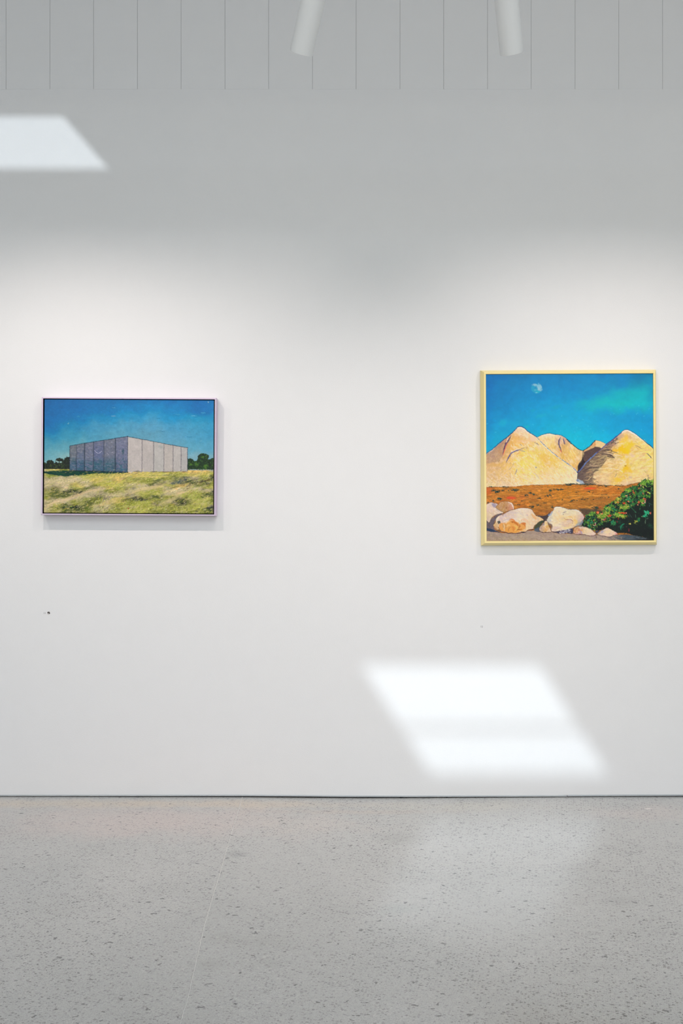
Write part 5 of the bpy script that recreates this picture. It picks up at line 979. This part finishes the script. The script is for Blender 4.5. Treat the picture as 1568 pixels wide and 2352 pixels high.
def plate(name, ring, th, mat, parent, **kw):
    bm = bmesh.new(); a = [bm.verts.new(p) for p in ring]; b = [bm.verts.new((p[0], p[1] + th, p[2])) for p in ring]; n = len(ring)
    bm.faces.new(a); bm.faces.new(b[::-1])
    for i in range(n): bm.faces.new((a[i], a[(i + 1) % n], b[(i + 1) % n], b[i]))
    return bm_obj(name, bm, mat, parent, **kw)
plate('rim', disc, .0003, plain('sticker_rim', srgb(176, 172, 168), .5), dot)
plate('white_face', [(p[0] * .88, -.0006, p[2] * .88) for p in disc], .0003, plain('sticker_white', srgb(216, 213, 210), .5), dot)
arc = [(R * math.cos(a), -.0009, R * math.sin(a)) for a in np.linspace(math.radians(-38), math.radians(168), 30)]
plate('dark_half', arc, .0003, plain('sticker_dark', srgb(84, 78, 76), .5), dot)

# ---------------------------------------------------------------- track spotlights
LY, LZ = -(D - 3.3), 2.8175
M_lens = NT('lamp_lens'); M_lens.b.inputs['Emission Color'].default_value = (1, .93, .84, 1); M_lens.b.inputs['Emission Strength'].default_value = 3.0; M_lens = M_lens.m
for LY_, tl in ((LY - .19, 'long white lighting track hung from the ceiling nearest the pictures'), (-3.59, 'second white lighting track, farther from the pictures and above the viewer')):
  bm = bmesh.new(); add_box(bm, -4.2, 4.2, -.018, .018, -.014, .014, .002)
  track = bm_obj('lighting_track', bm, M_lampwhite, None, label=tl, category='track', group='ceiling lighting tracks'); track.location = (0, LY_, 3.262)
  for x in (-3.4, -2.7, 0.25, 2.4):
    bm = bmesh.new(); bmesh.ops.create_cone(bm, cap_ends=True, segments=12, radius1=.003, radius2=.003, depth=ZC - 3.262 - .014); o = bm_obj('rod', bm, M_lampwhite, track); o.location = (x, 0, .014 + (ZC - 3.276) / 2)
def spotlight(X, dx, label, power=SPOT_W, LY=LY, dy=.54, angle=102):
    ax = Vector((dx, dy, -.84)).normalized()                        # the way it points
    pos = Vector((X, LY, LZ))
    t = empty('spotlight', pos, label=label, category='spotlight')
    q = ax.to_track_quat('-Z', 'Y')
    r = .0388; L = .30
    h = lathe('housing', [(r - .0022, .11), (r - .0022, .0006), (r - .0016, 0), (r - .0006, 0), (r, .0006), (r, L - .003), (r - .003, L), (0, L)], M_lampwhite, t)
    b = lathe('reflector', [(r - .0026, .028), (.016, .062), (0, .062)], M_lampin, t)
    g = lathe('lens', [(.0155, .058), (.012, .055), (0, .054)], M_lens, t, label='glowing lens deep in the tube')
    for o in (h, b, g): o.rotation_mode = 'QUATERNION'; o.rotation_quaternion = q
    # pivot and adapter up to the track
    top = -ax * (L * .86); tz = 3.262 - .016 - LZ; ty = LY - .19 - LY
    a0 = Vector((top.x, top.y - .0, top.z)); a1 = Vector((top.x, -.19, tz))
    bm = bmesh.new(); d = a1 - a0; bmesh.ops.create_cone(bm, cap_ends=True, segments=16, radius1=.006, radius2=.006, depth=d.length)
    o = bm_obj('stem', bm, M_lampwhite, t); o.location = (a0 + a1) / 2; o.rotation_mode = 'QUATERNION'; o.rotation_quaternion = d.to_track_quat('Z', 'Y')
    box('adapter', top.x - .045, top.x + .045, -.19 - .017, -.19 + .017, tz - .016, tz + .001, M_lampwhite, t, .002)
    l = bpy.data.lights.new('spotlight_beam', 'SPOT'); l.energy = power; l.color = (1.0, .892, .835); l.spot_size = math.radians(angle); l.spot_blend = 1.0; l.shadow_soft_size = .006
    lo = bpy.data.objects.new('spotlight_beam', l); C.objects.link(lo); lo.parent = t; lo.location = ax * -.008; lo.rotation_mode = 'QUATERNION'; lo.rotation_quaternion = (ax + Vector((0, 0, -.08))).to_track_quat('-Z', 'Y'); lo['kind'] = 'helper'
    return t
spotlight(-.1335, -.263, 'white tube spotlight at the top, left one, leaning left')
spotlight(.5642, .199, 'white tube spotlight at the top, right one, leaning right')
spotlight(-1.22, .05, 'white tube spotlight on the track above the shed painting, beyond the left edge', SPOT_W * 1.5)
spotlight(-1.93, .30, 'leftmost white tube spotlight on the track', SPOT_W)
spotlight(1.56, -.16, 'rightmost white tube spotlight on the track, above the yellow hills painting', SPOT_W * 1.5)
for X, nm in ((-2.35, 'left'), (0.1, 'middle'), (1.8, 'right')):
    spotlight(X, 0.0, 'white tube spotlight on the farther track, ' + nm + ' one of its three', 46.0, LY=-3.4, dy=1.05, angle=66)
